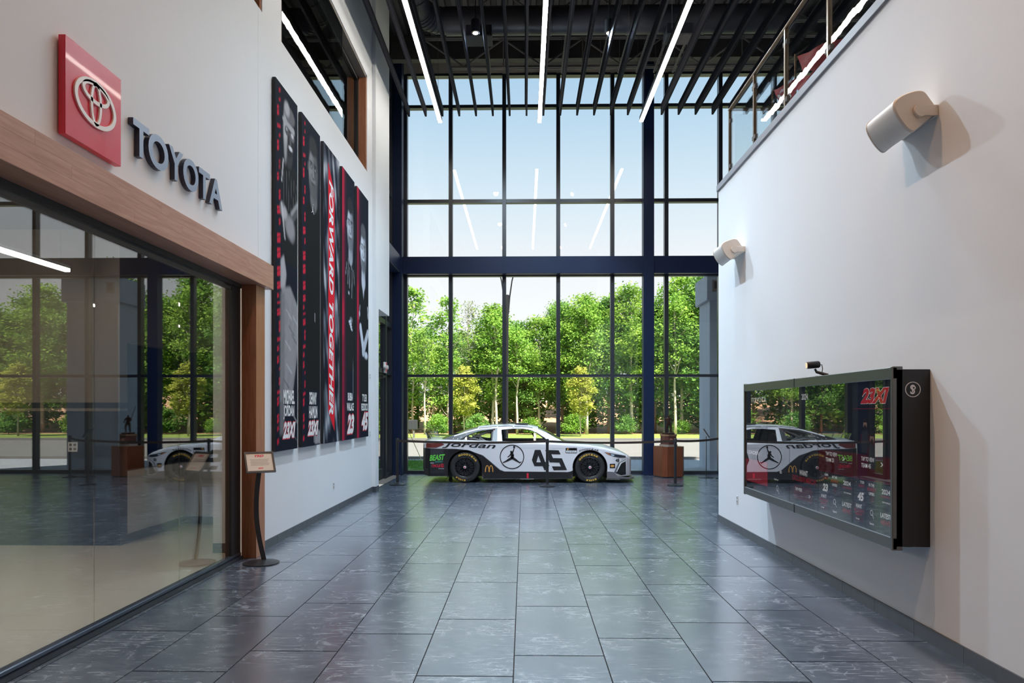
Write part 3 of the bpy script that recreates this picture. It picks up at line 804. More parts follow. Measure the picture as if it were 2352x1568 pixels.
def p2(P):
    strip(P, 4)
    g = lambda v: (v, v, v * 1.05)
    P.quad([(.20, 1.25), (.42, 1.02), (.76, 1.02), (.92, 1.2), (.92, 3.8), (.2, 3.8)], g(.012), .05)
    P.cap(.55, .8, .56, 1.05, .15, .17, g(.16), .2)
    P.face(.53, .62, .235, .40, g(.24), g(.06), g(.045), g(.10))
    P.quad([(.42, 1.0), (.54, 1.12), (.7, .98), (.74, 1.08), (.56, 1.22), (.4, 1.1)], g(.03), .02)
    P.cap(.62, 2.68, .62, 2.80, .008, .008, g(.5), .3)
    P.quad([(.58, 4.3), (.75, 4.36), (.9, 4.28), (.9, 4.58), (.62, 4.58)], g(.30), .02); P.cap(.58, 4.15, .58, 4.55, .012, .012, g(.3), .4)
def p3(P):
    n = sum(np.sin(P.X * a + P.Y * b_ + c) for a, b_, c in [(9, 3, 0), (-14, 7, 1), (22, -4, 2), (6, 11, 3), (-30, 9, 4), (3, 5, 5)]) / 3.2
    P.mix(sstep(n, -.5, .9), (.14, .16, .20)); P.mix(sstep(n, .55, 1.2), (.42, .44, .48))
    P.quad([(.26, .22), (.26, 4.10), (.63, 4.42), (.63, .62)], (.70, .018, .035), .008)
def p4(P):
    g = lambda v: (v * .92, v, v * 1.15)
    m = (1 - sstep(P.X, .06, .20)) * (.45 + .55 * sstep(np.sin(P.Y * 3.1) + .5 * np.sin(P.Y * 7.7 + 1), -.4, .9)); P.mix(m, (.62, .02, .06))
    P.mix((1 - sstep(P.X, .16, .34)) * .3, (.16, .015, .05))
    P.quad([(.20, 1.6), (.40, 1.36), (.76, 1.4), (.92, 1.62), (.88, 3.4), (.3, 3.4)], g(.016), .05)
    P.cap(.58, 1.12, .58, 1.4, .13, .15, g(.35), .2)
    P.face(.55, .86, .235, .42, g(.50), g(.10), g(.03), g(.14))
    for x0, y0, x1, y1 in [(.30, 1.55, .24, 1.75), (.42, 1.45, .38, 1.9), (.52, 1.6, .5, 1.95), (.70, 1.6, .66, 2.1), (.62, 1.45, .66, 1.6), (.8, 1.6, .86, 1.85)]: P.cap(x0, y0, x1, y1, .010, .016, g(.45), .4, .8)
    P.ell(.45, 2.05, .045, .03, g(.5), .3); P.ell(.62, 2.50, .10, .05, g(.20), .3)
    for k in range(4): P.cap(.46 + .05 * k, 2.55 + .035 * k, .60 + .03 * k, 2.52 + .05 * k, .020, .022, g(.62), .3)
    P.cap(.74, 3.0, .76, 3.9, .006, .008, g(.35), .5)
def p5(P):
    g = lambda v: (v * .92, v, v * 1.15)
    m = (1 - sstep(P.X, .06, .20)) * (.45 + .55 * sstep(np.sin(P.Y * 2.7 + 2) + .5 * np.sin(P.Y * 6.7), -.4, .9)); P.mix(m, (.66, .02, .06))
    P.mix((1 - sstep(P.X, .16, .34)) * .3, (.16, .015, .05))
    P.quad([(.14, 1.9), (.36, 1.62), (.70, 1.66), (.92, 1.9), (.92, 2.9), (.22, 2.9)], g(.014), .05)
    P.cap(.50, 1.35, .52, 1.66, .13, .16, g(.50), .2); P.quad([(.36, 1.6), (.52, 1.98), (.66, 1.62)], g(.55), .03)
    P.face(.50, 1.06, .24, .42, g(.62), g(.16), g(.10), g(.10))
    P.cap(.24, 2.15, .16, 2.4, .02, .015, g(.4), .4); P.ell(.20, 2.30, .05, .05, g(.5), .3); P.cap(.86, 2.1, .9, 2.3, .02, .02, g(.6), .4)
    P.cap(.28, 2.55, .52, 2.95, .085, .10, g(.62), .15); P.cap(.88, 2.60, .50, 2.98, .08, .10, g(.55), .15); P.ell(.74, 3.05, .14, .08, g(.62), .2)
    P.quad([(.22, 3.1), (.92, 3.1), (.92, 4.4), (.3, 4.4)], g(.014), .04)

t, w, mp_ = banner(1, 633, 683, 'dark banner of a man in cap, sunglasses and light jeans, next to the wood post', p1)
btext(t, mp_, 'MICHAEL', .34, .852, .52, .040); btext(t, mp_, 'JORDAN', .34, .895, .50, .040); logo(t, mp_, .30, .945, .60, .046)
t, w, mp_ = banner(2, 693, 735, 'tall dark banner showing short-haired man in plain black shirt, second from the wood post', p2)
btext(t, mp_, 'DENNY', .40, .852, .40, .038); btext(t, mp_, 'HAMLIN', .38, .895, .46, .038); logo(t, mp_, .30, .945, .60, .046)
# small leaping-figure mark is added with the car's mark further down
BAN2 = (t, mp_)
t, w, mp_ = banner(3, 743, 779, 'tall grey camouflage banner with vertical red slogan band, middle of the five', p3)
ff = lambda p, q, d: mp_(.34 + (1 - q) * .26 + .0, .10 + p * .80, d)
ff2 = lambda p, q, d: mp_(.335 + q * .27, .105 + (1 - 0) * 0 + p * .80, d)
MB().text('FORWARD TOGETHER', 0, 0, 1, 1, lambda p, q, d: mp_(.34 + (q) * .27, .105 + p * .80, 0), 0, .03, .25).build('lettering', M['print_w'], t)
t, w, mp_ = banner(4, 786, 814, 'dark banner with pink edge of a man in racing suit, fourth from the wood post', p4)
btext(t, mp_, 'BUBBA', .44, .838, .40, .030); btext(t, mp_, 'WALLACE', .36, .876, .58, .030)
btext(t, mp_, '23', .36, .942, .62, .082, M['print_r'], .08, .25); btext(t, mp_, '23', .38, .942, .58, .074, M['print_w'], .05, .25, .0012)
t, w, mp_ = banner(5, 820, 846, 'dark banner with pink edge of a man with crossed bare arms, farthest along', p5)
btext(t, mp_, 'TYLER', .44, .838, .42, .030); btext(t, mp_, 'REDDICK', .36, .876, .60, .030)
btext(t, mp_, '45', .36, .935, .62, .082, M['print_r'], .08, .25); btext(t, mp_, '45', .38, .935, .58, .074, M['print_w'], .05, .25, .0012)

# small wall fittings
def outlet(p, nx, label, name='wall_outlet', cat='outlet'):
    t = empty(name, p, label, cat)
    s = 1 if nx > 0 else -1
    xa, xb = sorted((p.x, p.x + s * .007))
    MB().box(xa, xb, p.y - .036, p.y + .036, p.z - .058, p.z + .058).build('plate', M['outlet'], t, bevel=.002)
    xc, xd = sorted((p.x + s * .007, p.x + s * .010))
    for dz in (-.024, .024):
        MB().box(xc, xd, p.y - .016, p.y + .016, p.z + dz - .014, p.z + dz + .014).build('socket', mat('grey_socket', (.30, .30, .31), .5), t)
outlet(pix(766, 1115, X=WX), 1, 'white power outlet low on the left wall under the banners')
outlet(pix(1694, 1147, X=2.91), -1, 'white power outlet low on the right wall left of the video display')
outlet(pix(849, 864, X=WX), 1, 'small grey wall switch beside the last banner, upper one', 'wall_switch', 'switch')
outlet(pix(849, 996, X=WX), 1, 'small grey wall switch beside the last banner, lower one', 'wall_switch', 'switch')
p = pix(168, 1026, Y=8.73)
t = empty('wall_outlet', p, 'white four-gang outlet plate on the dark wall inside the glass-fronted room', 'outlet')
MB().box(p.x - .06, p.x + .06, 8.722, 8.73, p.z - .06, p.z + .06).build('plate', M['outlet'], t, bevel=.002)
for dx in (-.026, .026):
    for dz in (-.026, .026): MB().box(p.x + dx - .015, p.x + dx + .015, 8.719, 8.722, p.z + dz - .014, p.z + dz + .014).build('socket', M['joist'], t)
t = empty('emergency_light', (-3.33, 16.9, 2.75), 'small white and red emergency light above the side door', 'light')
p = pix(888, 843, X=-3.30)
MB().box(-3.36, -3.31, p.y - .10, p.y + .10, p.z - .14, p.z + .12).build('body', M['outlet'], t, bevel=.006)
MB().box(-3.31, -3.305, p.y - .03, p.y + .06, p.z - .12, p.z + .11).build('red_panel', M['print_r'], t)
for dy in (-.12, .12): MB().lathe([(.05, 0), (.055, .05), (.03, .06)], (-3.34, p.y + dy, p.z), 16, 'x').build('lamp_head', M['outlet'], t)

# ================================================================== SPEAKERS ON THE RIGHT WALL
def speaker(anchor, Y1, Y2, label):
    """anchor: pixel outline of the near end cap in plane Y1."""
    pts = [pix(a, b, Y=Y1) for a, b in anchor]
    out = [(p.x, p.z) for p in pts]
    # round the outline
    for _ in range(3):
        q = []
        for i in range(len(out)):
            (ax, az), (bx, bz) = out[i], out[(i + 1) % len(out)]
            q += [(ax * .75 + bx * .25, az * .75 + bz * .25), (ax * .25 + bx * .75, az * .25 + bz * .75)]
        out = q
    cx_ = sum(p[0] for p in out) / len(out); cz = sum(p[1] for p in out) / len(out)
    t = empty('wall_speaker', (cx_, (Y1 + Y2) / 2, cz), label, 'speaker', 'cream wall speakers')
    sh = lambda k: [(cx_ + (a - cx_) * k, cz + (b - cz) * k) for a, b in out]
    n = len(out); rows = [(Y1, .93), (Y1 + .012, 1.0), (Y1 + .022, 1.0)]
    def loft(rows):
        mb = MB(); vs_ = []
        for y, k in rows: vs_ += [(a, y, b) for a, b in sh(k)]
        fs_ = [(r * n + i, r * n + (i + 1) % n, (r + 1) * n + (i + 1) % n, (r + 1) * n + i) for r in range(len(rows) - 1) for i in range(n)]
        fs_ += [tuple(range(n)), tuple((len(rows) - 1) * n + i for i in range(n))]
        return mb.add(vs_, fs_)
    loft(rows).build('end_cap', M['cream'], t, smooth=40)
    loft([(Y1 + .022, .975), (Y2 - .022, .975)]).build('grille', M['grille'], t, smooth=40)
    loft([(Y2 - .022, 1.0), (Y2 - .012, 1.0), (Y2, .93)]).build('end_cap', M['cream'], t, smooth=40)
    kx, kz = cx_ + .03, cz - .012
    for y0, y1 in ((Y1 - .022, Y1 - .012), (Y2 + .012, Y2 + .022)):
        MB().box(kx, 2.905, y0, y1, kz - .038, kz + .038).build('bracket_arm', M['cream'], t, bevel=.003)
        MB().lathe([(.045, 0), (.045, .026), (.038, .032)], (kx, (Y1 - .03) if y0 < Y1 else Y2 + .001, kz), 24, 'y').build('knob', M['cream'], t, smooth=40)
    MB().box(2.898, 2.91, Y1 - .022, Y2 + .022, kz - .038, kz + .038).build('bracket_back', M['cream'], t, bevel=.003)
speaker([(2047, 236), (2075, 214), (2122, 202), (2140, 228), (2158, 252), (2108, 296), (2094, 306), (2068, 278)], pix(2150, 250, X=2.905).y, pix(2150, 250, X=2.905).y + .43, 'large cream speaker on the right wall, upper one near the balcony edge')
speaker([(1654, 561), (1668, 552), (1692, 545), (1701, 559), (1710, 570), (1685, 592), (1678, 598), (1664, 584)], pix(1710, 570, X=2.905).y, pix(1710, 570, X=2.905).y + .43, 'cream speaker at the far end of the right wall beside the window')

# ================================================================== VIDEO DISPLAY
DX, DZ0, DZ1 = 2.655, .665, 1.975
DY0 = pix(2137, 900, X=2.91).y
DY1 = pix(1711, 1000, X=DX).y
dp = empty('video_display', (2.78, (DY0 + DY1) / 2, DZ0), 'black wall-mounted touch display of five glossy screens on the right wall', 'display')
MB().box(DX + .012, 2.909, DY0 + .0, DY1 - .002, DZ0 + .02, DZ1 - .015).build('cabinet', M['carbon'], dp, bevel=.003)
fr = mat('dark_bezel', (.16, .165, .16), .34, metal=.75)
for z0, z1 in ((DZ1 - .085, DZ1), (DZ0, DZ0 + .085)):
    ym = DY0 + (DY1 - DY0) * .54
    for a, b in ((DY0, ym - .008), (ym + .008, DY1)):
        MB().box(DX - .012, DX + .02, a, b, z0, z1).build('bezel_bar', fr, dp, bevel=.004)
    MB().box(DX - .014, DX + .02, ym - .008, ym + .008, z0 - .001, z1 + .001).build('bezel_joint', M['black'], dp)
for y in (DY0, DY1 - .03):
    MB().box(DX - .016, DX + .06, y, y + .03, DZ0 - .006, DZ1 + .006).build('bezel_end', fr, dp, bevel=.004)
MB().box(DX - .013, DX - .011, DY0 + .03, DY1 - .03, DZ0 + .080, DZ0 + .085).build('lower_trim', mat('pale_edge_trim', (.6, .65, .72), .3, metal=.6), dp)
# round monogram on the end of the cabinet
mg = MB(); mq = lambda p, q, d: (2.785 + p * .055, DY0 - d, 1.815 + q * .055)
slab_ring(mg, ring(0, 0, 1, 1, .09, 40), mq, -.001, .003)
mg.text('S', -.36, -.62, .62, 1.24, mq, .003, .02); mg.text('P', -.14, -.35, .5, .8, mq, .0035, .01)
mg.build('monogram', M['print_w'], dp)
sc_w = mat('screen_white', (.5, .5, .5), .6, emit=.45, ecol=(1, 1, 1)); sc_r = mat('screen_red', (.3, .02, .03), .6, emit=.22, ecol=(.80, .05, .10))
sc_logo = mat('screen_logo_red', (.25, .02, .02), .6, emit=.42, ecol=(.75, .04, .05)); sc_d = mat('screen_dark_red', (.10, .01, .015), .6, emit=.05, ecol=(.6, .05, .08)); sc_t = mat('screen_tile', (.02, .02, .025), .6, emit=.035, ecol=(.5, .5, .6))
sc_h = mat('screen_hair', (.03, .02, .015), .6, emit=.03, ecol=(.35, .22, .15)); sc_n = mat('screen_skin_shade', (.12, .07, .05), .6, emit=.07, ecol=(.6, .38, .28)); sc_s = mat('screen_skin', (.2, .13, .1), .6, emit=.2, ecol=(.75, .5, .38)); sc_b = mat('screen_backlight', (.006, .007, .010), .6, emit=.012, ecol=(.4, .5, .7))
px_ = [DY1 - .03] + [pix(x, 1000, X=DX).y for x in (1762, 1814, 1879, 1958)] + [DY0 + .03]
for i in range(5):
    ya, yb = px_[i], px_[i + 1]                 # far edge, near edge
    scn = MB().box(DX + .006, DX + .010, yb + .003, ya - .003, DZ0 + .085, DZ1 - .085).build('screen', sc_b, dp)
    MB().box(DX - .003, DX - .001, yb + .003, ya - .003, DZ0 + .085, DZ1 - .085).build('cover_glass', M['screen_cover'], scn)
    zt0, zh = DZ1 - .085, DZ1 - DZ0 - .17
    mpS = lambda p, q, d: (DX + .0055 - d, ya - .003 - p * (ya - yb - .006), zt0 - q * zh)   # p left to right, q downward
    def rct(p0, q0, p1, q1, m, nm='graphic', d=.0003):
        MB().flat([[(p0, q0), (p1, q0), (p1, q1), (p0, q1)]], mpS, d).build(nm, m, scn)
    def tx(s, x, y, w, h, m=sc_w, b=.02, sh=0.0, d_=.0008):
        MB().text(s, x, 0, w, 1, lambda p, q, d: mpS(p, y + h * (1 - q), d_), 0, b, sh).build('lettering', m, scn)
    def lens(cx_, cy2, r):
        mb = MB(); rg = ring(0, 0, 1, 1, .22, 28); asp = (ya - yb) / zh
        mb.add([mpS(cx_ + a * r, cy2 - b * r * asp, .0008) for a, b in rg[0]], rg[1])
        mb.flat([[(cx_ + .55 * r, cy2 + .75 * r * asp), (cx_ + .75 * r, cy2 + .6 * r * asp), (cx_ + 1.7 * r, cy2 + 1.75 * r * asp), (cx_ + 1.5 * r, cy2 + 1.9 * r * asp)]], mpS, .0008)
        mb.build('search_icon', sc_w, scn)
    def person_print(cx_, top, s):
        h = s * (ya - yb) / zh
        MB().flat([[(cx_ - 1.0 * s, top + 5.0 * h), (cx_ - 1.35 * s, top + 2.3 * h), (cx_ - .5 * s, top + 1.62 * h), (cx_ + .5 * s, top + 1.62 * h), (cx_ + 1.35 * s, top + 2.3 * h), (cx_ + 1.0 * s, top + 5.0 * h)]], mpS, .0005).build('torso_print', sc_t, scn)
        for e in (-1, 1): MB().flat([[(cx_ + e * 1.36 * s, top + 2.3 * h), (cx_ + e * 1.5 * s, top + 3.4 * h), (cx_ + e * 1.15 * s, top + 3.4 * h), (cx_ + e * 1.05 * s, top + 2.2 * h)]], mpS, .00055).build('sleeve_print', sc_d, scn)
        MB().flat([ell(cx_, top + .85 * h, .55 * s, .85 * h)], mpS, .0006).build('face_print', sc_s, scn)
        MB().flat([ell(cx_, top + 1.30 * h, .44 * s, .42 * h)], mpS, .00065).build('beard_print', sc_h, scn)
        MB().flat([[(cx_ + .60 * s * math.cos(a), top + .55 * h - .62 * h * math.sin(a)) for a in [PI * k / 12 for k in range(13)]]], mpS, .0007).build('hair_print', sc_h, scn)
        for e in (-1, 1): MB().flat([ell(cx_ + e * .22 * s, top + .78 * h, .09 * s, .07 * h, 10)], mpS, .0007).build('eye_print', sc_h, scn)
        MB().text('I', cx_ - .04 * s, 0, .08 * s, 1, lambda p, q, d: mpS(p, top + (.92 + .22 * (1 - q)) * h, .0007)).build('nose_print', sc_n, scn)
    if i == 0:
        tx('TOYOTA', .25, .07, .7, .05); rct(.0, .70, 1, .93, sc_r); rct(0, .60, .8, .66, sc_t); tx('LEADER', .08, .61, .55, .035)
    elif i == 1:
        lens(.45, .915, .045); tx('@', .55, .745, .10, .03); rct(.08, .83, .20, .85, sc_t); tx('follow', .3, .83, .2, .015)
    elif i == 2:
        tx('2024', .42, .06, .22, .05); tx('WANT', .34, .70, .30, .045); tx('EXCLUSIVE MERCH?', .08, .755, .84, .045, sc_r)
        MB().flat([[(.15 + .06 * math.cos(a) if False else p, q) for p, q in [(.17, .835), (.75, .835), (.80, .86), (.80, .93), (.75, .955), (.17, .955), (.12, .93), (.12, .86)]]], mpS, .0003).build('button', sc_d, scn)
        tx('TAP HERE', .18, .855, .26, .028); tx('>', .68, .89, .05, .03); rct(.62, .36, .98, .55, sc_t); rct(.66, .40, .9, .41, sc_w); rct(.66, .44, .94, .445, sc_w)
    else:
        z = (i == 4)
        if z:
            tx('23XI', .20, .045, .72, .11, sc_w, .075, .35); tx('23XI', .203, .0475, .714, .105, sc_logo, .055, .35, .0014); rct(.0, .185, 1, .188, sc_r)
            person_print(.32, .255, .085); person_print(.66, .275, .085); person_print(.50, .345, .09)
        rct(.0, .50, 1, .665, sc_d); tx('TAP TO VIEW', .22, .515, .34, .03); tx('TEAM 45' if z else 'TEAM 23', .22, .56, .25, .03); tx('>', .72, .535, .05, .035)
        rct(.0, .668, 1, .671, sc_r)
        for c in range(3):
            for r in range(2):
                rct(.01 + c * .335, .675 + r * .165, .325 + c * .335, .832 + r * .165, sc_t)
        tx('TYLER' if z else 'BUBBA', .19, .685, .11, .018); tx('REDDICK' if z else 'WALLACE', .15, .71, .16, .018, sc_r)
        person_print(.085, .685, .030); tx('45' if z else '23', .12, .765, .17, .06, sc_w, .05, .2)
        tx('IN THE', .42, .69, .14, .02); tx('MOMENT', .38, .717, .23, .026, sc_r); tx('OFFERS', .42, .75, .14, .02); MB().flat([ell(.50, .80, .05, .022)], mpS, .0005).build('badge', sc_d, scn)
        tx('2024', .74, .71, .20, .032); tx('SCHEDULE', .72, .75, .25, .014, sc_r); tx('VIEW SCHEDULE', .75, .79, .2, .010)
        tx('WANT', .07, .85, .17, .028); tx('EXCLUSIVE', .03, .885, .27, .020, sc_r); tx('MERCH?', .07, .91, .18, .020, sc_r); rct(.05, .94, .28, .975, sc_d); tx('TAP HERE', .07, .95, .1, .010)
        lens(.49, .885, .035); tx('Search', .44, .95, .11, .016)
        tx('LATEST', .71, .865, .25, .032); tx('NEWS', .72, .91, .22, .032, sc_r)

# webcam on top of the display
wc = pix(1880, 863, X=2.72)
cmr = empty('webcam', (2.74, wc.y, DZ1), 'small black webcam on an arm on top of the video display', 'camera')
P0 = Vector((2.74, wc.y, DZ1))
MB().box(2.70, 2.80, wc.y - .02, wc.y + .02, DZ1, DZ1 + .008).build('base', M['carbon'], cmr)
MB().tube([P0 + Vector((.05, -.04, .012)), P0 + Vector((-.03, .02, .045)), P0 + Vector((-.045, .02, .075))], [.016, .013, .01], 10).build('arm', M['carbon'], cmr)
c0, c1 = P0 + Vector((-.125, .01, .105)), P0 + Vector((-.01, .0, .115))
MB().tube([c0, c0 + (c1 - c0) * .08, c1 - (c1 - c0) * .1, c1], [.030, .033, .033, .026], 18).build('body', M['carbon'], cmr, smooth=40)
dcv = (c0 - c1).normalized()
MB().tube([c0, c0 + dcv * .004], .026, 18).build('lens_front', mat('lens_glow', (.6, .5, .35), .3, emit=.5, ecol=(1, .8, .5)), cmr)
MB().tube([c1, c1 + Vector((.02, 0, -.005)), c1 + Vector((.028, 0, -.04)), c1 + Vector((.02, 0, -.09))], .004, 6).build('cable', M['carbon'], cmr)

# ================================================================== INFORMATION STANDS
def info_stand(base, yaw, label, aged=False):
    t = empty('information_stand', base, label, 'stand')
    b = Vector(base)
    MB().lathe([(.19, 0), (.19, .010), (.10, .028), (.035, .040)], b, 40).build('base', M['carbon'], t, smooth=40)
    ca, sa = math.cos(yaw), math.sin(yaw)
    W = Vector((ca, sa, 0)); Bk = Vector((-sa, ca, 0)); tau = math.radians(57)
    U = Bk * math.cos(tau) + Vector((0, 0, math.sin(tau))); Nn = W.cross(U)
    pth = []
    for i in range(13):
        f = i / 12; z = .03 + f * .99
        pth.append(b + Vector((0, 0, z)) - W * (.055 * math.sin(PI * f) + .02 * f) + W * .03 * (1 - f))
    vs_, fs_ = [], []
    for p in pth:
        for s1, s2 in ((-.03, -.008), (.03, -.008), (.03, .008), (-.03, .008)): vs_.append(p + W * s1 * .8 + Bk * s2)
    for i in range(12): fs_ += [(i * 4 + k, i * 4 + (k + 1) % 4, i * 4 + 4 + (k + 1) % 4, i * 4 + 4 + k) for k in range(4)]
    fs_ += [(3, 2, 1, 0), (48, 49, 50, 51)]
    MB().add(vs_, fs_).build('curved_post', M['carbon'], t)
    c = b + Vector((0, 0, 1.10)) - W * .015
    m3 = lambda p, q, d: c + W * p + U * q + Nn * d
    hw, hh = .155, .127
    MB().prism([(-hw, -hh), (hw, -hh), (hw, hh), (-hw, hh)], m3, -.012, .0).build('frame_back', M['carbon'], t)
    for r_ in ([(-hw, -hh), (hw, -hh), (hw - .018, -hh + .018), (-hw + .018, -hh + .018)], [(hw, -hh), (hw, hh), (hw - .018, hh - .018), (hw - .018, -hh + .018)],
               [(hw, hh), (-hw, hh), (-hw + .018, hh - .018), (hw - .018, hh - .018)], [(-hw, hh), (-hw, -hh), (-hw + .018, -hh + .018), (-hw + .018, hh - .018)]):
        MB().prism(r_, m3, .0, .010).build('frame_bar', M['carbon'], t)
    pp = MB().prism([(-hw + .017, -hh + .017), (hw - .017, -hh + .017), (hw - .017, hh - .017), (-hw + .017, hh - .017)], m3, .0, .003).build('paper', M['paper'], t)
    MB().text('TRD', -.05, .062, .10, .028, m3, .0036, .06, .3).build('lettering', M['print_r'], pp)
    ln = MB()
    for k in range(5): ln.flat([[(-.10 + .006 * (k % 2), .035 - k * .017), (.10 - .008 * (k % 3), .035 - k * .017), (.10 - .008 * (k % 3), .028 - k * .017), (-.10 + .006 * (k % 2), .028 - k * .017)]], m3, .0036)
    ln.build('text_lines', mat('grey_print', (.42, .33, .27), .7), pp)
    MB().text('23XI', -.028, -.085, .056, .018, m3, .0036, .06, .3).build('lettering', M['print_r'], pp)
    return t
info_stand(pix(600, 1293, Z=0), math.radians(33), 'black information stand with tilted framed sheet beside the wood post')
info_stand(pix(1622, 1096.5, Z=0), math.radians(80), 'slim black information stand seen from the side, right of the wooden pedestal')

# ================================================================== STANCHIONS AND BELTS
def stanchion(base, label):
    t = empty('stanchion', base, label, 'stanchion', 'black belt barrier posts')
    MB().lathe([(.175, 0), (.175, .018), (.12, .034), (.045, .050), (.034, .06)], base, 36).build('base', M['carbon'], t, smooth=40)
    MB().lathe([(.031, .05), (.031, .93)], base, 20).build('post', M['carbon'], t, smooth=40)
    MB().lathe([(.036, .93), (.036, 1.03), (.030, 1.04)], base, 20).build('belt_head', M['black'], t, smooth=40)
    return t
st = [pix(913, 1113.5, Z=0), pix(1257, 1117, Z=0), pix(1551, 1115, Z=0), pix(1660, 1098, Z=0)]
for p in st: p.z = 0
stanchion(st[0], 'black stanchion at the rear of the race car near the side door')
stanchion(st[1], 'black stanchion in front of the race car door number')
stanchion(st[2], 'black stanchion in front of the wooden pedestal')
stanchion(st[3], 'black stanchion half hidden behind the corner of the right wall')
belt_m = mat('dark_belt_webbing', (.035, .022, .016), .8)
def belt(a, b, sag, label, z=.985):
    d = (b - a); L_ = d.length; d.normalize(); nrm = Vector((-d.y, d.x, 0)) * .0012
    vs_, fs_ = [], []; n = 24
    for i in range(n + 1):
        f = i / n; p = a + d * (.037 + (L_ - .074) * f); zz_ = z - sag * 4 * f * (1 - f)
        for s1 in (-1, 1):
            for dz in (-.025, .025): vs_.append((p.x + nrm.x * s1, p.y + nrm.y * s1, zz_ + dz))
    for i in range(n):
        q = i * 4
        fs_ += [(q, q + 1, q + 5, q + 4), (q + 2, q + 6, q + 7, q + 3), (q, q + 4, q + 6, q + 2), (q + 1, q + 3, q + 7, q + 5)]
    tag(MB().add(vs_, fs_).build('barrier_belt', belt_m), label, 'belt', 'belts between the stanchions')
belt(st[0], st[1], .035, 'dark barrier belt stretched along the rear half of the race car')
belt(st[1], st[2], .035, 'dark barrier belt stretched along the bonnet of the race car')
belt(st[2], st[3], .03, 'dark barrier belt between the pedestal and the right wall corner')
# ================================================================== PEDESTAL WITH TROPHY
pd = pix(1541, 1097, Z=0)
pc = Vector((pd.x, pd.y + .30, 0))
def octo(r, cut): return [(-r + cut, -r), (r - cut, -r), (r, -r + cut), (r, r - cut), (r - cut, r), (-r + cut, r), (-r, r - cut), (-r, -r + cut)]
pt = empty('pedestal', pc, 'cherry wood display pedestal with cut corners by the steel column', 'pedestal')
rot = lambda a, b, th=.35: (a * math.cos(th) - b * math.sin(th), a * math.sin(th) + b * math.cos(th))
def omap(a, b, d):
    q = rot(a, b); return (pc.x + q[0], pc.y + q[1], d)
MB().prism(octo(.305, .09), omap, .03, .76).build('body', M['pedestal'], pt, bevel=.004)
MB().prism(octo(.285, .08), omap, 0, .03).build('plinth', M['carbon'], pt)
tz = .7605
tr = empty('trophy', (pc.x, pc.y, tz), 'bronze figure trophy on a stepped octagonal base on the wooden pedestal', 'trophy')
MB().prism(octo(.185, .07), omap, tz, tz + .05).build('lower_step', mat('silver_step', (.45, .42, .38), .3, metal=.7), tr, bevel=.004)
MB().prism(octo(.165, .065), omap, tz + .05, tz + .26).build('drum', mat('dark_red_wood', (.10, .03, .02), .35), tr, bevel=.004)
MB().prism(octo(.175, .07), omap, tz + .26, tz + .30).build('upper_step', mat('copper_step', (.34, .20, .12), .3, metal=.6), tr, bevel=.004)
MB().prism(octo(.13, .05), omap, tz + .30, tz + .335).build('cap_step', M['bronze'], tr, bevel=.003)
m4 = lambda p, q, d: (pc.x + p, pc.y - .172 + d, tz + .155 + q)
MB().prism(ell(.03, 0, .05, .05), m4, -.006, 0).build('medallion', mat('copper_medallion', (.40, .16, .10), .35, metal=.5), tr)
def skin_figure(name, pts, edges, radii, m, parent, levels=2):
    me = bpy.data.meshes.new(name)
    Mi = wmat(parent).inverted()
    me.from_pydata([tuple(Mi @ Vector(p)) for p in pts], edges, []); me.materials.append(m)
    o = bpy.data.objects.new(name, me); COL.objects.link(o); o.parent = parent
    bm = bmesh.new(); bm.from_mesh(me); ly = bm.verts.layers.skin.verify(); bm.verts.ensure_lookup_table()
    for i, r in enumerate(radii): bm.verts[i][ly].radius = (r, r)
    bm.verts[0][ly].use_root = True
    bm.to_mesh(me); bm.free()
    md = o.modifiers.new('skin', 'SKIN'); md.use_smooth_shade = True
    o.modifiers.new('sub', 'SUBSURF').levels = 1; o.modifiers['sub'].render_levels = levels
    return o
fb = Vector((pc.x + .0, pc.y, tz + .337)); s = .46
J = lambda x, z, y=0: fb + Vector((x * s, y * s, z * s))
pts = [J(.02, .50), J(.0, .62), J(-.01, .76), J(0, .84), J(.0, .90), J(.01, .97),
       J(-.08, .48), J(-.10, .27, -.03), J(-.11, .04), J(-.15, .02, -.05), J(.10, .48), J(.14, .27, -.02), J(.12, .04), J(.16, .02, -.05),
       J(-.12, .78), J(-.22, .70, -.05), J(-.17, .62, -.12), J(.12, .78), J(.22, .64), J(.20, .52, -.05)]
edges = [(0, 1), (1, 2), (2, 3), (3, 4), (4, 5), (0, 6), (6, 7), (7, 8), (8, 9), (0, 10), (10, 11), (11, 12), (12, 13), (2, 14), (14, 15), (15, 16), (2, 17), (17, 18), (18, 19)]
rad = [r * s for r in (.085, .08, .10, .045, .065, .055, .075, .055, .04, .03, .075, .055, .04, .03, .05, .035, .03, .05, .035, .03)]
skin_figure('statuette', pts, edges, rad, M['bronze'], tr)
MB().tube([J(-.17, .62, -.12), J(-.42, 1.45, .0)], [.010, .007], 8).build('raised_staff', M['bronze'], tr)
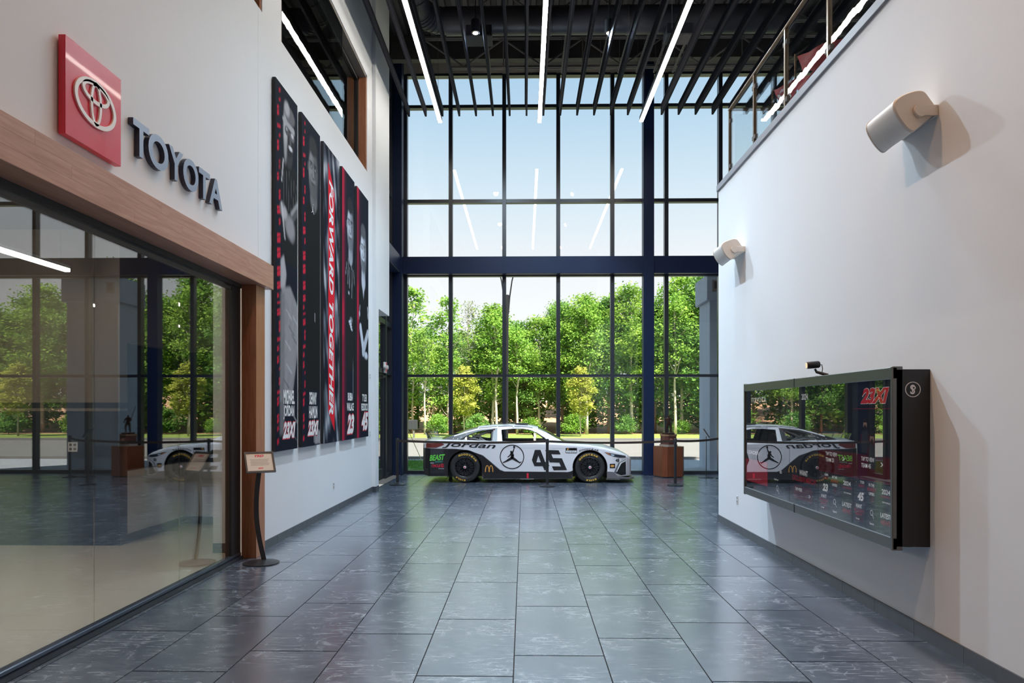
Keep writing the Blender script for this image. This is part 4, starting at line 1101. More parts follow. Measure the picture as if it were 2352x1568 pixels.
# ================================================================== THE RACE CAR (local x forward from the rear axle, y to the far side, z up)
CY = 17.37
CX = pix(1067.6, 1071, Y=16.38).x
car = empty('race_car', (CX, CY, 0), 'white and black stock racing car parked along the big front window', 'car')
C = lambda x, y, z: (CX + x, CY + y, z)
RA, ZA, WB = .392, .355, 2.87
ip = lambda x, t: np.interp(x, [p[0] for p in t], [p[1] for p in t])
T_W = [(-.98, .82), (-.93, .90), (-.8, .95), (-.5, .98), (0, .99), (2.9, .99), (3.15, .98), (3.4, .945), (3.6, .88), (3.74, .79), (3.82, .68), (3.87, .55)]
T_S = [(-.98, .92), (-.9, .965), (-.5, .985), (0, .975), (.6, .955), (1.2, .945), (2.0, .93), (2.4, .905), (2.87, .865), (3.2, .81), (3.45, .745), (3.65, .675), (3.78, .615), (3.87, .56)]
T_T = [(-.98, .965), (-.9, 1.005), (-.5, 1.015), (0, .98), (.6, .955), (2.0, .945), (2.3, .935), (2.8, .905), (3.27, .845), (3.62, .725), (3.80, .625), (3.87, .575)]
T_B = [(-.98, .30), (-.90, .22), (-.80, .15), (-.42, .15), (-.39, .10), (2.4, .085), (3.27, .13), (3.87, .15)]
Wp = lambda x: ip(x, T_W)
zs_ = lambda x: ip(x, T_S)
def zlow(x):
    z = float(ip(x, T_B))
    for xc in (0, WB):
        if abs(x - xc) < RA: z = max(z, ZA + math.sqrt(RA * RA - (x - xc) ** 2))
    return z
def yb(x, z):
    """half width of the body at station x, height z"""
    w, s = float(Wp(x)), float(zs_(x))
    if z > s - .06:
        return w - .10 + .10 * math.sqrt(max(0, 1 - min(1, (z - s + .06) / .06) ** 2))
    k = 1.0 - .10 * max(0, (.26 - z) / .26) ** 2
    return w * k
xs = list(np.linspace(-.98, 3.87, 520))
for xc in (0, WB):
    xs += [xc + RA * math.cos(a) for a in np.linspace(0, PI, 40)] + [xc - RA - .0005, xc + RA + .0005]
xs = sorted(set(round(x, 5) for x in xs))
NS, NK, NT = 84, 8, 16
vs_, fs_, info = [], [], []
for x in xs:
    w, s, t, b = float(Wp(x)), float(zs_(x)), float(ip(x, T_T)), zlow(x)
    sec = [(yb(x, b + (s - .06 - b) * i / NS), b + (s - .06 - b) * i / NS) for i in range(NS + 1)]
    sec += [(w - .10 + .10 * math.cos(a), s - .06 + .06 * math.sin(a)) for a in [PI / 2 * (i + 1) / NK for i in range(NK)]]
    y0_ = w - .10
    sec += [(y0_ * (1 - f), s + (t - s) * (1 - (1 - f) ** 2)) for f in [(i + 1) / NT for i in range(NT)]]
    for y_, z_ in sec: vs_.append((x, -y_, z_))
    for y_, z_ in sec[:-1]: vs_.append((x, y_, z_))
n1 = NS + NK + NT + 1; row = 2 * n1 - 1
idx = lambda i, k: i * row + k
for i in range(len(xs) - 1):
    xm = (xs[i] + xs[i + 1]) / 2
    near = [idx(0, k) for k in range(n1)]; far = [n1 + k for k in range(n1 - 1)] + [n1 - 1]
    for side in (near, far):
        for k in range(n1 - 1):
            if k >= NS + NK and .16 < xm < 2.20 and (abs(vs_[i * row + side[k + 1]][1]) < .80): continue
            fs_.append((i * row + side[k], (i + 1) * row + side[k], (i + 1) * row + side[k + 1], i * row + side[k + 1]))
near = list(range(n1)); farr = [n1 + k for k in range(n1 - 1)]
fs_.append(tuple(near + farr[::-1])); fs_.append(tuple((len(xs) - 1) * row + q for q in near + farr[::-1]))
body = MB().add([C(*p) for p in vs_], fs_).build('body', M['carpaint'], car, smooth=50)
V = np.array(vs_); x_, y_, z_ = V[:, 0], V[:, 1], V[:, 2]
T_K = [(-1, .80), (-.68, .785), (-.215, .778), (-.05, .762), (.182, .712), (.414, .63), (.579, .497), (.712, .381), (.811, .298), (.91, .262), (2.36, .25), (2.43, .265), (2.50, .30), (2.56, .25), (3.25, .20), (3.4, .16), (3.9, .10)]
blk = sstep(ip(x_, T_K) - z_, -.007, .007)
WHITE = np.array((.80, .775, .80)); BLK = np.array((.016, .015, .018))
cols = WHITE + (BLK - WHITE) * blk[:, None]
for xc in (0, WB):                                   # dark lip round the wheel openings
    d = np.hypot(x_ - xc, z_ - ZA); lip = (1 - sstep(d, RA + .004, RA + .014))[:, None]; cols = cols + (BLK - cols) * lip
rear = sstep(-x_, .955, .975)[:, None]; cols = cols + (np.array((.10, .085, .07)) - cols) * rear
set_print(body, cols.astype(np.float32))

def decal(name, mb2, m, off=.005, sub=1, parent=body):
    """mb2: MB whose vertices are (x, z, layer) in side view; wraps it on the near flank."""
    bm = bmesh.new(); vv = [bm.verts.new(p) for p in mb2.v]
    for f in mb2.f:
        try: bm.faces.new([vv[i] for i in f])
        except ValueError: pass
    bmesh.ops.triangulate(bm, faces=bm.faces[:])
    for _ in range(4):
        lg = [e for e in bm.edges if e.calc_length() > .07]
        if not lg: break
        bmesh.ops.subdivide_edges(bm, edges=lg, cuts=1); bmesh.ops.triangulate(bm, faces=bm.faces[:])
    o = MB(); bm.verts.index_update()
    o.add([C(v.co.x, -(yb(v.co.x, v.co.y) + off + v.co.z), v.co.y) for v in bm.verts], [tuple(v.index for v in f.verts) for f in bm.faces])
    bm.free()
    return o.build(name, m, parent)
I2 = lambda p, q, d: (p, q, d)
q8 = lambda X, Y: ((X / 3.015 + 920 - 1067.6) / 100.2, (177.5 - Y / 3.015) / 100.2)         # photo side-view sketch to car metres
q7 = lambda X, Y: ((1200 + X / 8.711 - 1067.6) / 100.2, (1107.5 - 950 - Y / 8.711) / 100.2)
four = [q7(*p) for p in [(250, 712), (362, 712), (455, 952), (500, 950), (542, 1035), (488, 1035), (525, 1115), (440, 1115), (405, 1035), (240, 1035), (190, 915)]]
hole = [q7(*p) for p in [(318, 825), (370, 960), (280, 960)]]
five = [q7(*p) for p in [(455, 712), (725, 720), (765, 800), (580, 797), (612, 875), (790, 880), (890, 1112), (625, 1118), (590, 1040), (770, 1043), (738, 965), (545, 958)]]
decal('door_number', MB().flat([four, hole], I2).flat([five], I2), M['print_k'])
# leaping figure in a ring
def jumpman(mb, cx, cz, r, mapf=None, sy=1):
    mf = mapf or (lambda a, b, d: (cx + a * r, cz + b * r, d))
    def cap(ax, ay, bx, by, r0, r1, d=0):
        L_ = math.hypot(bx - ax, by - ay); ux, uy = (bx - ax) / L_, (by - ay) / L_
        out = [(ax - uy * r0, ay + ux * r0), (ax - ux * r0 * .6, ay - uy * r0 * .6), (ax + uy * r0, ay - ux * r0), (bx + uy * r1, by - ux * r1), (bx + ux * r1 * .6, by + uy * r1 * .6), (bx - uy * r1, by + ux * r1)]
        mb.flat([out], mf, d)
    mb.flat([ell(.18, .80, .09, .09, 14)], mf)                 # ball
    cap(.18, .72, .13, .55, .035, .04); cap(.13, .55, .05, .36, .045, .07)     # raised arm
    mb.flat([ell(-.07, .40, .085, .10, 14)], mf)               # head
    cap(-.02, .34, .05, .10, .10, .13); cap(.05, .10, -.02, -.10, .13, .12)     # trunk
    cap(-.06, .28, -.20, .08, .06, .045); cap(-.20, .08, -.34, -.02, .04, .045)   # lower arm
    cap(-.02, -.10, -.38, -.30, .11, .075); cap(-.38, -.30, -.68, -.46, .065, .04); cap(-.68, -.46, -.74, -.44, .045, .03)
    cap(.03, -.08, .40, -.32, .11, .075); cap(.40, -.32, .64, -.48, .065, .045); cap(.62, -.50, .76, -.40, .045, .03)
    return mb
jm = jumpman(MB(), 1.083, .597, .28); rg = ring(1.083, .597, .28, .28, .020, 64); jm.add([(a, b, 0) for a, b in rg[0]], rg[1])
decal('figure_emblem', jm, M['print_k'])
BAN2[0] and jumpman(MB(), 0, 0, 1, lambda a, b, d: BAN2[1](.58 + a * .09, .262 - b * .022, .001)).build('figure_emblem', M['print_w'], BAN2[0])
def dtext(name, s, x0, z0, w, h, m, bold=.02, shear=0.0, slope=0.0, sub=1):
    tv, tf = glyphs(s, bold, shear)
    decal(name, MB().add([(x0 + a * w, z0 + b * h + slope * a * w, 0) for a, b in tv], tf), m)
dtext('wordmark', 'Jordan', -.52, .80, 1.23, .155, M['print_k'], .012, .32, -.040)
a0 = q8(198, 385); dtext('sponsor_lettering', 'BEAST', a0[0], a0[1], .36, .135, M['print_g'], .03, .25, .07)
dtext('sponsor_lettering', 'ENERGY', a0[0] + .13, a0[1] - .035, .19, .028, mat('teal_print', (.05, .38, .26), .5), .03, .2, .05)
a0 = q8(213, 428); dtext('sponsor_lettering', 'CIRCLE', a0[0], a0[1], .20, .062, M['print_r'], .03)
kk = MB(); cxk, czk = a0[0] + .25, a0[1] + .036; rgk = ring(cxk, czk, .040, .046, .010, 24); kk.add([(a, b, 0) for a, b in rgk[0]], rgk[1]); kk.text('K', cxk - .018, czk - .025, .038, .05, I2, 0, .04)
decal('sponsor_badge', kk, M['print_r'])
dtext('sponsor_lettering', 'FUELED BY', a0[0] - .03, a0[1] + .085, .085, .02, M['print_w'])
dtext('sponsor_lettering', 'STATIONS', a0[0] + .16, a0[1] - .04, .13, .014, M['print_w'])
# golden double arch
ar = MB(); cx_, cz_ = q8(614, 460); W_, H_ = .088, .155
for e in (-1, 1):
    o_, i_ = [], []
    for k in range(21):
        a = PI * k / 20
        o_.append((cx_ + e * W_ / 2 + (W_ / 2 + .006) * math.cos(a), cz_ + H_ * math.sin(a) ** .8)); i_.append((cx_ + e * W_ / 2 + (W_ / 2 - .014) * math.cos(a), cz_ + (H_ - .016) * math.sin(a) ** .8))
    ar.add([(p, q, 0) for p, q in o_ + i_], [(k, k + 1, 21 + k + 1, 21 + k) for k in range(20)])
decal('arch_emblem', ar, M['print_o'])
a0 = q8(586, 495); dtext('sponsor_lettering', 'M', a0[0], a0[1] - .0, .055, .05, M['print_w'], .03); dtext('sponsor_lettering', 'o', a0[0] + .06, a0[1], .035, .036, M['print_r'], .03)
dtext('sponsor_lettering', 'bil 1', a0[0] + .10, a0[1], .13, .05, M['print_w'], .03)
# series badge, fender lettering, small number, bumper badges
bx, bz = q8(1143, 328)
decal('series_badge', MB().flat([[(bx, bz), (bx + .262, bz), (bx + .262, bz + .116), (bx, bz + .116)]], I2), M['print_k'], .005)
decal('series_badge', MB().flat([[(bx + .012, bz + .010), (bx + .25, bz + .010), (bx + .25, bz + .056), (bx + .012, bz + .056)]], I2), M['print_w'], .007)
dtext('series_lettering', 'NASCAR', bx + .09, bz + .070, .14, .032, M['print_w'], .03, .2)
decal('series_lettering', MB().add([(bx + .03 + a * .20, bz + .018 + b * .03, .003) for a, b in glyphs('CUP SERIES', .0, .2)[0]], glyphs('CUP SERIES', .0, .2)[1]), M['print_k'])
decal('series_flash', MB().flat([[(bx + .03, bz + .068), (bx + .06, bz + .068), (bx + .075, bz + .104), (bx + .045, bz + .104)]], I2), M['print_o'], .007)
def arc_text(s, cx0, cz0, r, h, a0, a1, mapf, bold=.03, shear=0.0, wf=.9):
    mb = MB(); n = len(s)
    for i, ch in enumerate(s):
        if ch == ' ': continue
        a = math.radians(a0 + (a1 - a0) * (i + .5) / n); step = abs(math.radians(a1 - a0)) / n * r * wf
        ca, sa = math.cos(a), math.sin(a); tv, tf = glyphs(ch, bold, shear)
        mb.add([mapf(cx0 + ca * (r + q * h) + sa * (p - .5) * step, cz0 + sa * (r + q * h) - ca * (p - .5) * step, 0) for p, q in tv], tf)
    return mb
decal('fender_lettering', arc_text('GOODYEAR', WB - .02, .20, .56, .035, 114, 68, I2, .03, .2), M['print_k'])
a0 = q7(1868, 955); dtext('small_number', '45', a0[0], a0[1], .09, .075, M['print_k'], .05, .0)
a0 = q7(1748, 1078); decal('bumper_badge', MB().flat([[(a0[0], a0[1]), (a0[0] + .125, a0[1]), (a0[0] + .125, a0[1] + .10), (a0[0], a0[1] + .10)]], I2), M['print_k'])
decal('bumper_badge', MB().flat([ell(a0[0] + .062, a0[1] + .05, .045, .026)], I2), M['print_o'], .007)
# lamps and front openings
hl = [q7(*p) for p in [(1635, 758), (1700, 765), (1860, 800), (1990, 820), (2085, 838), (2085, 872), (1960, 872), (1840, 850), (1770, 822)]]
decal('headlight', MB().flat([hl], I2), mat('dark_lamp_glass', (.03, .035, .05), .1, spec=.8), .004)
decal('lamp_reflector', MB().flat([[q7(*p) for p in [(1655, 765), (1720, 772), (1775, 815), (1730, 812)]]], I2), mat('amber_lamp', (.42, .14, .05), .3), .006)
decal('lamp_reflector', MB().flat([[q7(*p) for p in [(1770, 795), (1850, 815), (1830, 835), (1785, 825)]]], I2), mat('ice_lamp', (.55, .68, .78), .2), .006)
decal('tail_lamp', MB().flat([[(-.90, .80), (-.66, .80), (-.47, .875), (-.52, .905), (-.90, .905)]], I2), mat('dark_red_lamp', (.20, .035, .03), .3), .004)
decal('corner_intake', MB().flat([[q7(*p) for p in [(1960, 985), (2085, 960), (2090, 1215), (1990, 1225), (1875, 1180)]]], I2), M['carbon'], .005)
decal('corner_blade', MB().flat([[q7(*p) for p in [(2090, 905), (1925, 975), (1830, 1170), (1875, 1185), (1965, 1000), (2090, 950)]]], I2), mat('grey_blade', (.16, .16, .18), .4), .010)
decal('corner_blade', MB().flat([[q7(*p) for p in [(2090, 915), (1960, 975), (1880, 1150), (1895, 1155), (1985, 990), (2090, 940)]]], I2), M['print_w'], .013)
decal('bonnet_edge', MB().flat([[(2.05, .905), (2.6, .865), (3.1, .80), (3.1, .797), (2.6, .861), (2.05, .901)]], I2), mat('panel_gap', (.25, .25, .28), .5), .004)
decal('waist_crease_shade', MB().flat([[(.80, .805), (2.28, .795), (2.28, .790), (.80, .800)]], I2), mat('crease_shade_grey', (.45, .44, .47), .5), .004)  # flat grey line paints the shade of a body crease
# side skirt, splitter, tail
MB().prism([(.42, .085), (.46, .235), (2.42, .235), (2.46, .10)], lambda a, b, d: C(a, d, b), -1.005, -.95).build('side_skirt', M['carbon'], car, bevel=.006)
MB().prism([(.42, .085), (.46, .235), (2.42, .235), (2.46, .10)], lambda a, b, d: C(a, d, b), .95, 1.005).build('side_skirt', M['carbon'], car, bevel=.006)
MB().box(*[CX + 1.27, CX + 1.58], CY - 1.02, CY - .95, .075, .10).build('jack_foot', M['joist'], car, bevel=.004)
MB().box(CX + 1.42, CX + 1.465, CY - 1.012, CY - 1.0, .11, .225).build('red_jack_mark', M['print_r'], car)
sp = [(3.25, -.96), (3.55, -.96), (3.80, -.84), (3.93, -.62), (3.98, 0), (3.93, .62), (3.80, .84), (3.55, .96), (3.25, .96)]
MB().prism(sp, lambda a, b, d: C(a, b, d), .075, .105).build('splitter', mat('worn_splitter', (.10, .09, .085), .4), car, bevel=.004)
for e in (-1, 1):
    MB().prism([(3.26, .10), (3.26, .26), (3.40, .25), (3.52, .14), (3.80, .12), (3.80, .10)], lambda a, b, d: C(a, e * d, b), .925, .965).build('dive_plane', mat('grey_plane', (.14, .13, .14), .4), car, bevel=.004)
MB().prism([(-.93, .17), (-.42, .16), (-.42, .30), (-.96, .33)], lambda a, b, d: C(a, d, b), -.93, .93).build('rear_diffuser', M['carbon'], car)
spg = glass('smoky_spoiler_plastic', (.62, .66, .64), .10)
vs2, fs2 = [], []
for i in range(9):
    y_ = -.80 + .2 * i; xx = -.93 + .05 * (1 - (y_ / .8) ** 2) * -1 + .12 * (y_ / .8) ** 2
    vs2 += [C(xx, y_, .995), C(xx - .06, y_, 1.13), C(xx + .012, y_, .995), C(xx - .048, y_, 1.13)]
for i in range(8):
    q = 4 * i; fs2 += [(q, q + 4, q + 5, q + 1), (q + 2, q + 3, q + 7, q + 6), (q + 1, q + 5, q + 7, q + 3), (q, q + 2, q + 6, q + 4)]
fs2 += [(0, 1, 3, 2), (32, 34, 35, 33)]
spo = MB().add(vs2, fs2).build('spoiler', spg, car)
for i in range(0, 9, 2): MB().tube([vs2[4 * i + 2], (vs2[4 * i + 3][0] + .01, vs2[4 * i + 3][1], vs2[4 * i + 3][2] - .03)], .008, 6).build('spoiler_brace', M['joist'], spo)

# greenhouse
ys = lambda z: .878 - .27 * max(0, z - .90) / .36
T_RS = [(-.62, .955), (-.45, 1.02), (-.24, 1.09), (0, 1.165), (.27, 1.235), (.64, 1.275), (1.02, 1.29), (1.44, 1.272), (1.69, 1.222), (1.9, 1.135), (2.1, 1.02), (2.3, .925), (2.34, .905)]
T_RC = [(-.62, 1.0), (-.45, 1.065), (-.24, 1.14), (0, 1.222), (.27, 1.287), (.64, 1.325), (1.02, 1.338), (1.44, 1.325), (1.69, 1.28), (1.9, 1.19), (2.1, 1.075), (2.3, .955), (2.34, .935)]
top = [(float(x), float(ip(x, T_RS))) for x in np.linspace(-.62, 2.34, 60)]
fw = [(.86, .945), (.83, 1.205), (1.1, 1.228), (1.34, 1.226), (1.508, 1.198), (1.676, 1.128), (1.845, 1.015), (1.895, .945)]
qw = [(-.17, .945), (.012, 1.06), (.164, 1.128), (.365, 1.185), (.64, 1.212), (.62, .945)]
for e, nm in ((-1, 'near'), (1, 'far')):
    mf = lambda a, b, d: C(a, e * (ys(b) - d), b)
    xsplit = .64
    fr_o = [(.74, .90), (.74, float(ip(.74, T_RS)))] + [p for p in top if p[0] > .75] + [(2.34, .88), (2.30, .88)]
    for d in (0, .022):
        pass
    mb = MB()
    for d in (0.0, .02): mb.flat([fr_o, fw], mf, d)
    o = mb.build('window_surround', mat('wrap_white', (.80, .775, .80), .22, coat=.6) if e < 0 else o.data.materials[0], car)
    re_o = [(-.62, .90)] + [p for p in top if p[0] < .735] + [(.738, float(ip(.738, T_RS))), (.738, .90)]
    mb = MB()
    for d in (0.0, .02): mb.flat([re_o, qw], mf, d)
    rp_ = mb.build('rear_pillar', M['carbon'], car)
    st_ = MB(); up = [p for p in top if p[0] < 1.0]; lo_ = [(x - .0, z - .032) for x, z in up][::-1]
    up2 = [p for p in top if -.3 < p[0] < .76]
    st_.flat([up2 + [(x, z - .030) for x, z in up2][::-1]], mf, -.004); st_.build('pillar_stripe', o.data.materials[0], rp_)
    for lp, nm2 in ((fw, 'side_window'), (qw, 'quarter_window')):
        g = MB().flat([lp], mf, .010).build(nm2, glass('cabin_glass', (.80, .82, .82), .05) if nm2 == 'quarter_window' else M['glass'], car)
        MB().tube([mf(a, b, -.002) for a, b in lp + lp[:1]], .007, 6).build('window_seal', M['rubber'], g)
    if e < 0:
        ln = MB()
        for x0, x1 in ((.30, .72), (.75, 1.10), (1.13, 1.56)):
            seg_ = [(x, float(ip(x, T_RS)) + .010) for x in np.linspace(x0, x1, 10)]
            ln.flat([seg_ + [(x, z - .014) for x, z in seg_][::-1]], mf, -.006)
        ln.build('roof_strip', M['print_k'], o)
        MB().add([C(.93 + a * .36, -(ys(1.25) + .005), 1.240 + b * .022 + .006 * (1 - (2 * a - 1) ** 2)) for a, b in glyphs('TYLER REDDICK', .02, .2)[0]], glyphs('TYLER REDDICK', .02, .2)[1]).build('name_lettering', M['print_k'], o)
        pt_ = MB()
        for k, (a, b) in enumerate([(-.30, 1.0), (-.20, .99), (-.12, 1.03), (-.05, .975), (.0, 1.10)]): pt_.flat([[(a, b), (a + .03, b + .022), (a + .036, b + .016), (a + .008, b - .004)]], mf, -.003)
        pt_.build('flake_print', M['print_w'], rp_)
def loft(x0, x1, m, nm, extra=0.0):
    xx = np.linspace(x0, x1, 26); vs_, fs_ = [], []
    for x in xx:
        zr, zc_ = float(ip(x, T_RS)), float(ip(x, T_RC)); yr = ys(zr)
        for k in range(17):
            y_ = -yr + 2 * yr * k / 16; vs_.append(C(x, y_, zc_ - (zc_ - zr) * (abs(y_) / yr) ** 2.2))
    for i in range(25):
        for k in range(16): fs_.append((i * 17 + k, (i + 1) * 17 + k, (i + 1) * 17 + k + 1, i * 17 + k + 1))
    return MB().add(vs_, fs_).build(nm, m, car, smooth=60)
loft(.27, 1.69, bpy.data.materials['wrap_white'], 'roof')
loft(1.69, 2.34, glass('windscreen_glass', (.70, .74, .74), .06), 'windscreen')
loft(-.62, .27, glass('rear_glass', (.25, .27, .28), .08), 'rear_window')
MB().box(CX + 1.15, CX + 1.45, CY - .30, CY + .05, 1.332, 1.352).build('roof_hatch', M['carbon'], car, bevel=.006)
MB().prism([(-.9, .12), (3.5, .12), (3.5, .56), (3.25, .76), (2.45, .80), (2.3, .62), (.62, .62), (.48, .88), (-.5, .88), (-.9, .75)], lambda a, b, d: C(a, d, b), -.66, .66).build('underbody', M['cabin'], car)
for e in (-1, 1): MB().prism([(.45, .20), (2.42, .20), (2.42, .90), (.45, .90)], lambda a, b, d: C(a, e * d, b), .80, .90).build('door_lining', M['cabin'], car)
MB().prism([(1.85, .62), (2.3, .62), (2.3, .93), (2.0, .95), (1.85, .90)], lambda a, b, d: C(a, d, b), -.80, .80).build('dashboard', M['cabin'], car)
st2 = MB().prism([(.62, .62), (1.05, .62), (.98, .80), (.80, .86), (.70, 1.22), (.58, 1.22), (.56, .9)], lambda a, b, d: C(a, d, b), .12, .55)
st2.build('seat', M['cabin'], car, bevel=.03)
tb = MB()
for e in (-1, 1):
    tb.tube([C(.60, e * .70, .62), C(.62, e * .64, 1.15), C(.75, e * .55, 1.25), C(1.55, e * .55, 1.23), C(1.95, e * .72, .92)], .022, 8)
    tb.tube([C(-.25, e * .62, .85), C(.62, e * .6, 1.20)], .020, 8); tb.tube([C(.60, e * .70, .92), C(.05, e * .65, 1.02)], .018, 8)
tb.tube([C(.62, -.62, 1.2), C(.62, .62, 1.2)], .022, 8); tb.tube([C(.61, -.66, .95), C(.62, .62, 1.2)], .020, 8); tb.tube([C(.0, -.5, 1.05), C(.5, .5, .8)], .018, 8)
tb.tube([C(.2, -.6, 1.08), C(.55, -.62, .90)], .014, 8); tb.tube([C(.35, -.6, 1.12), C(.30, -.62, .90)], .014, 8); tb.tube([C(.1, .3, 1.02), C(.6, -.3, .95)], .02, 8)
tb.build('roll_cage', M['tubing'], car, smooth=60)
MB().tube([C(.66, -.70, .62), C(.66, -.62, 1.22)], .035, 8).build('red_pillar_pad', mat('dark_red_padding', (.16, .03, .02), .6), car)
sw = MB(); rgw = ring(0, 0, .17, .16, .03, 28); slab_ring(sw, rgw, lambda a, b, d: C(1.62 + d - b * .35, .33 + a, .96 + b * .9), -.015, .015); sw.build('steering_wheel', M['rubber'], car)

# wheels
def wheel(x, side, phase):
    e = -1 if side == 'near' else 1
    yo = .985 * e; f = lambda d: (yo - e * d)          # d: depth inwards from the outer face
    c = C(x, 0, ZA)
    t = MB().lathe([(.232, f(.022)), (.262, f(.004)), (.300, f(.0)), (.332, f(.012)), (.349, f(.035)), (.355, f(.07)), (.355, f(.25)), (.345, f(.29)), (.300, f(.31)), (.232, f(.30))], c, 64, 'y', False).build('wheel', M['rubber'], car, smooth=30)
    MB().lathe([(.234, f(.020)), (.226, f(.014)), (.218, f(.020)), (.212, f(.06)), (.205, f(.11)), (.0, f(.115))], c, 56, 'y', False).build('rim_barrel', M['carbon'], t, smooth=30)
    mb = MB()
    for k in range(10):
        a = 2 * PI * k / 10 + math.radians(phase)
        for da in (-.11, .11):
            p0 = (x + .045 * math.cos(a), ZA + .045 * math.sin(a)); p1 = (x + .214 * math.cos(a + da), ZA + .214 * math.sin(a + da))
            nx, nz = -math.sin(a + da / 2), math.cos(a + da / 2); w0, w1 = .010, .009
            mb.prism([(p0[0] - nx * w0, p0[1] - nz * w0), (p1[0] - nx * w1, p1[1] - nz * w1), (p1[0] + nx * w1, p1[1] + nz * w1), (p0[0] + nx * w0, p0[1] + nz * w0)], lambda a_, b_, d: C(a_, f(d), b_), .022, .045)
    mb.build('spokes', M['rim'], t)
    mb2 = MB()
    for k in range(10):
        a = 2 * PI * (k + .5) / 10 + math.radians(phase)
        mb2.prism([(x + r_ * math.cos(a + o_), ZA + r_ * math.sin(a + o_)) for r_, o_ in ((.12, -.16), (.195, -.18), (.195, .18), (.12, .16))], lambda a_, b_, d: C(a_, f(d), b_), .075, .08)
    mb2.build('rim_pockets', mat('grey_rim_pocket', (.085, .088, .10), .45) if 'grey_rim_pocket' not in bpy.data.materials else bpy.data.materials['grey_rim_pocket'], t)
    MB().lathe([(.062, f(.022)), (.055, f(.012)), (.0, f(.010))], c, 28, 'y', False).build('hub', M['rim'], t, smooth=40)
    MB().lathe([(.032, f(.012)), (.030, f(-.010)), (.0, f(-.012))], c, 24, 'y', False).build('wheel_nut', M['print_w'], t, smooth=40)
    MB().lathe([(.017, f(-.012)), (.015, f(-.018)), (.0, f(-.018))], c, 20, 'y', False).build('nut_cap', M['print_r'], t, smooth=40)
    if side == 'near':
        mf = lambda a, b, d: C(x + a, f(-.0035 + .0), ZA + b)
        arc_text('GOODYEAR', 0, 0, .274, .040, 147 + phase, 52 + phase, mf, .05, .1).build('tyre_lettering', M['print_y'], t)
        arc_text('EAGLE', 0, 0, .280, .036, -60 + phase, -108 + phase, mf, .05, .1).build('tyre_lettering', M['print_y'], t)
wheel(0, 'near', -26); wheel(WB, 'near', 0); wheel(0, 'far', 5); wheel(WB, 'far', 40)
# ================================================================== OUTSIDE
conc = mat('pale_concrete', (.19, .18, .165), .85, var=.10, vscale=.7)
conc2 = mat('walk_concrete', (.33, .35, .37), .85, var=.08, vscale=1.2)
lawn = mat('lawn_green', (.07, .20, .028), .9, var=.45, vscale=5.0, bump=.4)
verge = mat('verge_grass', (.22, .29, .055), .9, var=.35, vscale=1.6)
clay = mat('orange_clay_ground', (.52, .285, .16), .95, var=.35, vscale=.35)
S('pavement', MB().box(-45, 60, 18.9, 24.6, -.3, -.03), conc2)
S('kerb', MB().box(-45, 60, 24.6, 24.8, -.3, .06), conc)
S('road', MB().box(-60, 75, 24.8, 40.5, -.3, -.06), conc)
S('kerb', MB().box(-60, 75, 40.5, 40.75, -.3, .07), conc)
S('lawn', MB().box(-14, -1.25, 19.0, 23.6, -.3, .0), lawn)
S('lawn', MB().box(-60, 75, 40.75, 48.5, -.3, .05), verge)
gm = MB(); vs_, fs_ = [], []
for i in range(55):
    for j in range(12):
        X = -70 + 2.8 * i; Yg = 48.4 + 3.2 * j
        vs_.append((X, Yg, .05 + max(0, j - 1) * .32 + .25 * math.sin(X * .3 + j) * (j > 1) + .15 * math.sin(X * .83 + 2 * j) * (j > 1)))
for i in range(54):
    for j in range(11): fs_.append((i * 12 + j, (i + 1) * 12 + j, (i + 1) * 12 + j + 1, i * 12 + j + 1))
S('terrain', gm.add(vs_, fs_), clay, smooth=80)

# grass blades on the near lawn patch
rnd = np.random.RandomState(5)
N = 9000
gx, gy = rnd.uniform(-8, -1.3, N), rnd.uniform(19.1, 23.5, N); a = rnd.uniform(0, PI, N); h = rnd.uniform(.03, .07, N); lean = rnd.normal(0, .02, (N, 2))
v = np.empty((N, 3, 3)); v[:, 0] = np.stack([gx - .010 * np.cos(a), gy - .010 * np.sin(a), 0 * gx], 1); v[:, 1] = np.stack([gx + .010 * np.cos(a), gy + .010 * np.sin(a), 0 * gx], 1); v[:, 2] = np.stack([gx + lean[:, 0], gy + lean[:, 1], h], 1)
g_leaf = leaf_mat('grass_blade', (.05, .20, .015), (.12, .34, .04), (.14, .30, .05))
tag(MB().add(v.reshape(-1, 3).tolist(), [(3 * i, 3 * i + 1, 3 * i + 2) for i in range(N)]).build('lawn_grass', g_leaf, fix=False), 'short bright green grass on the lawn outside the left window panes', 'grass', kind='stuff')

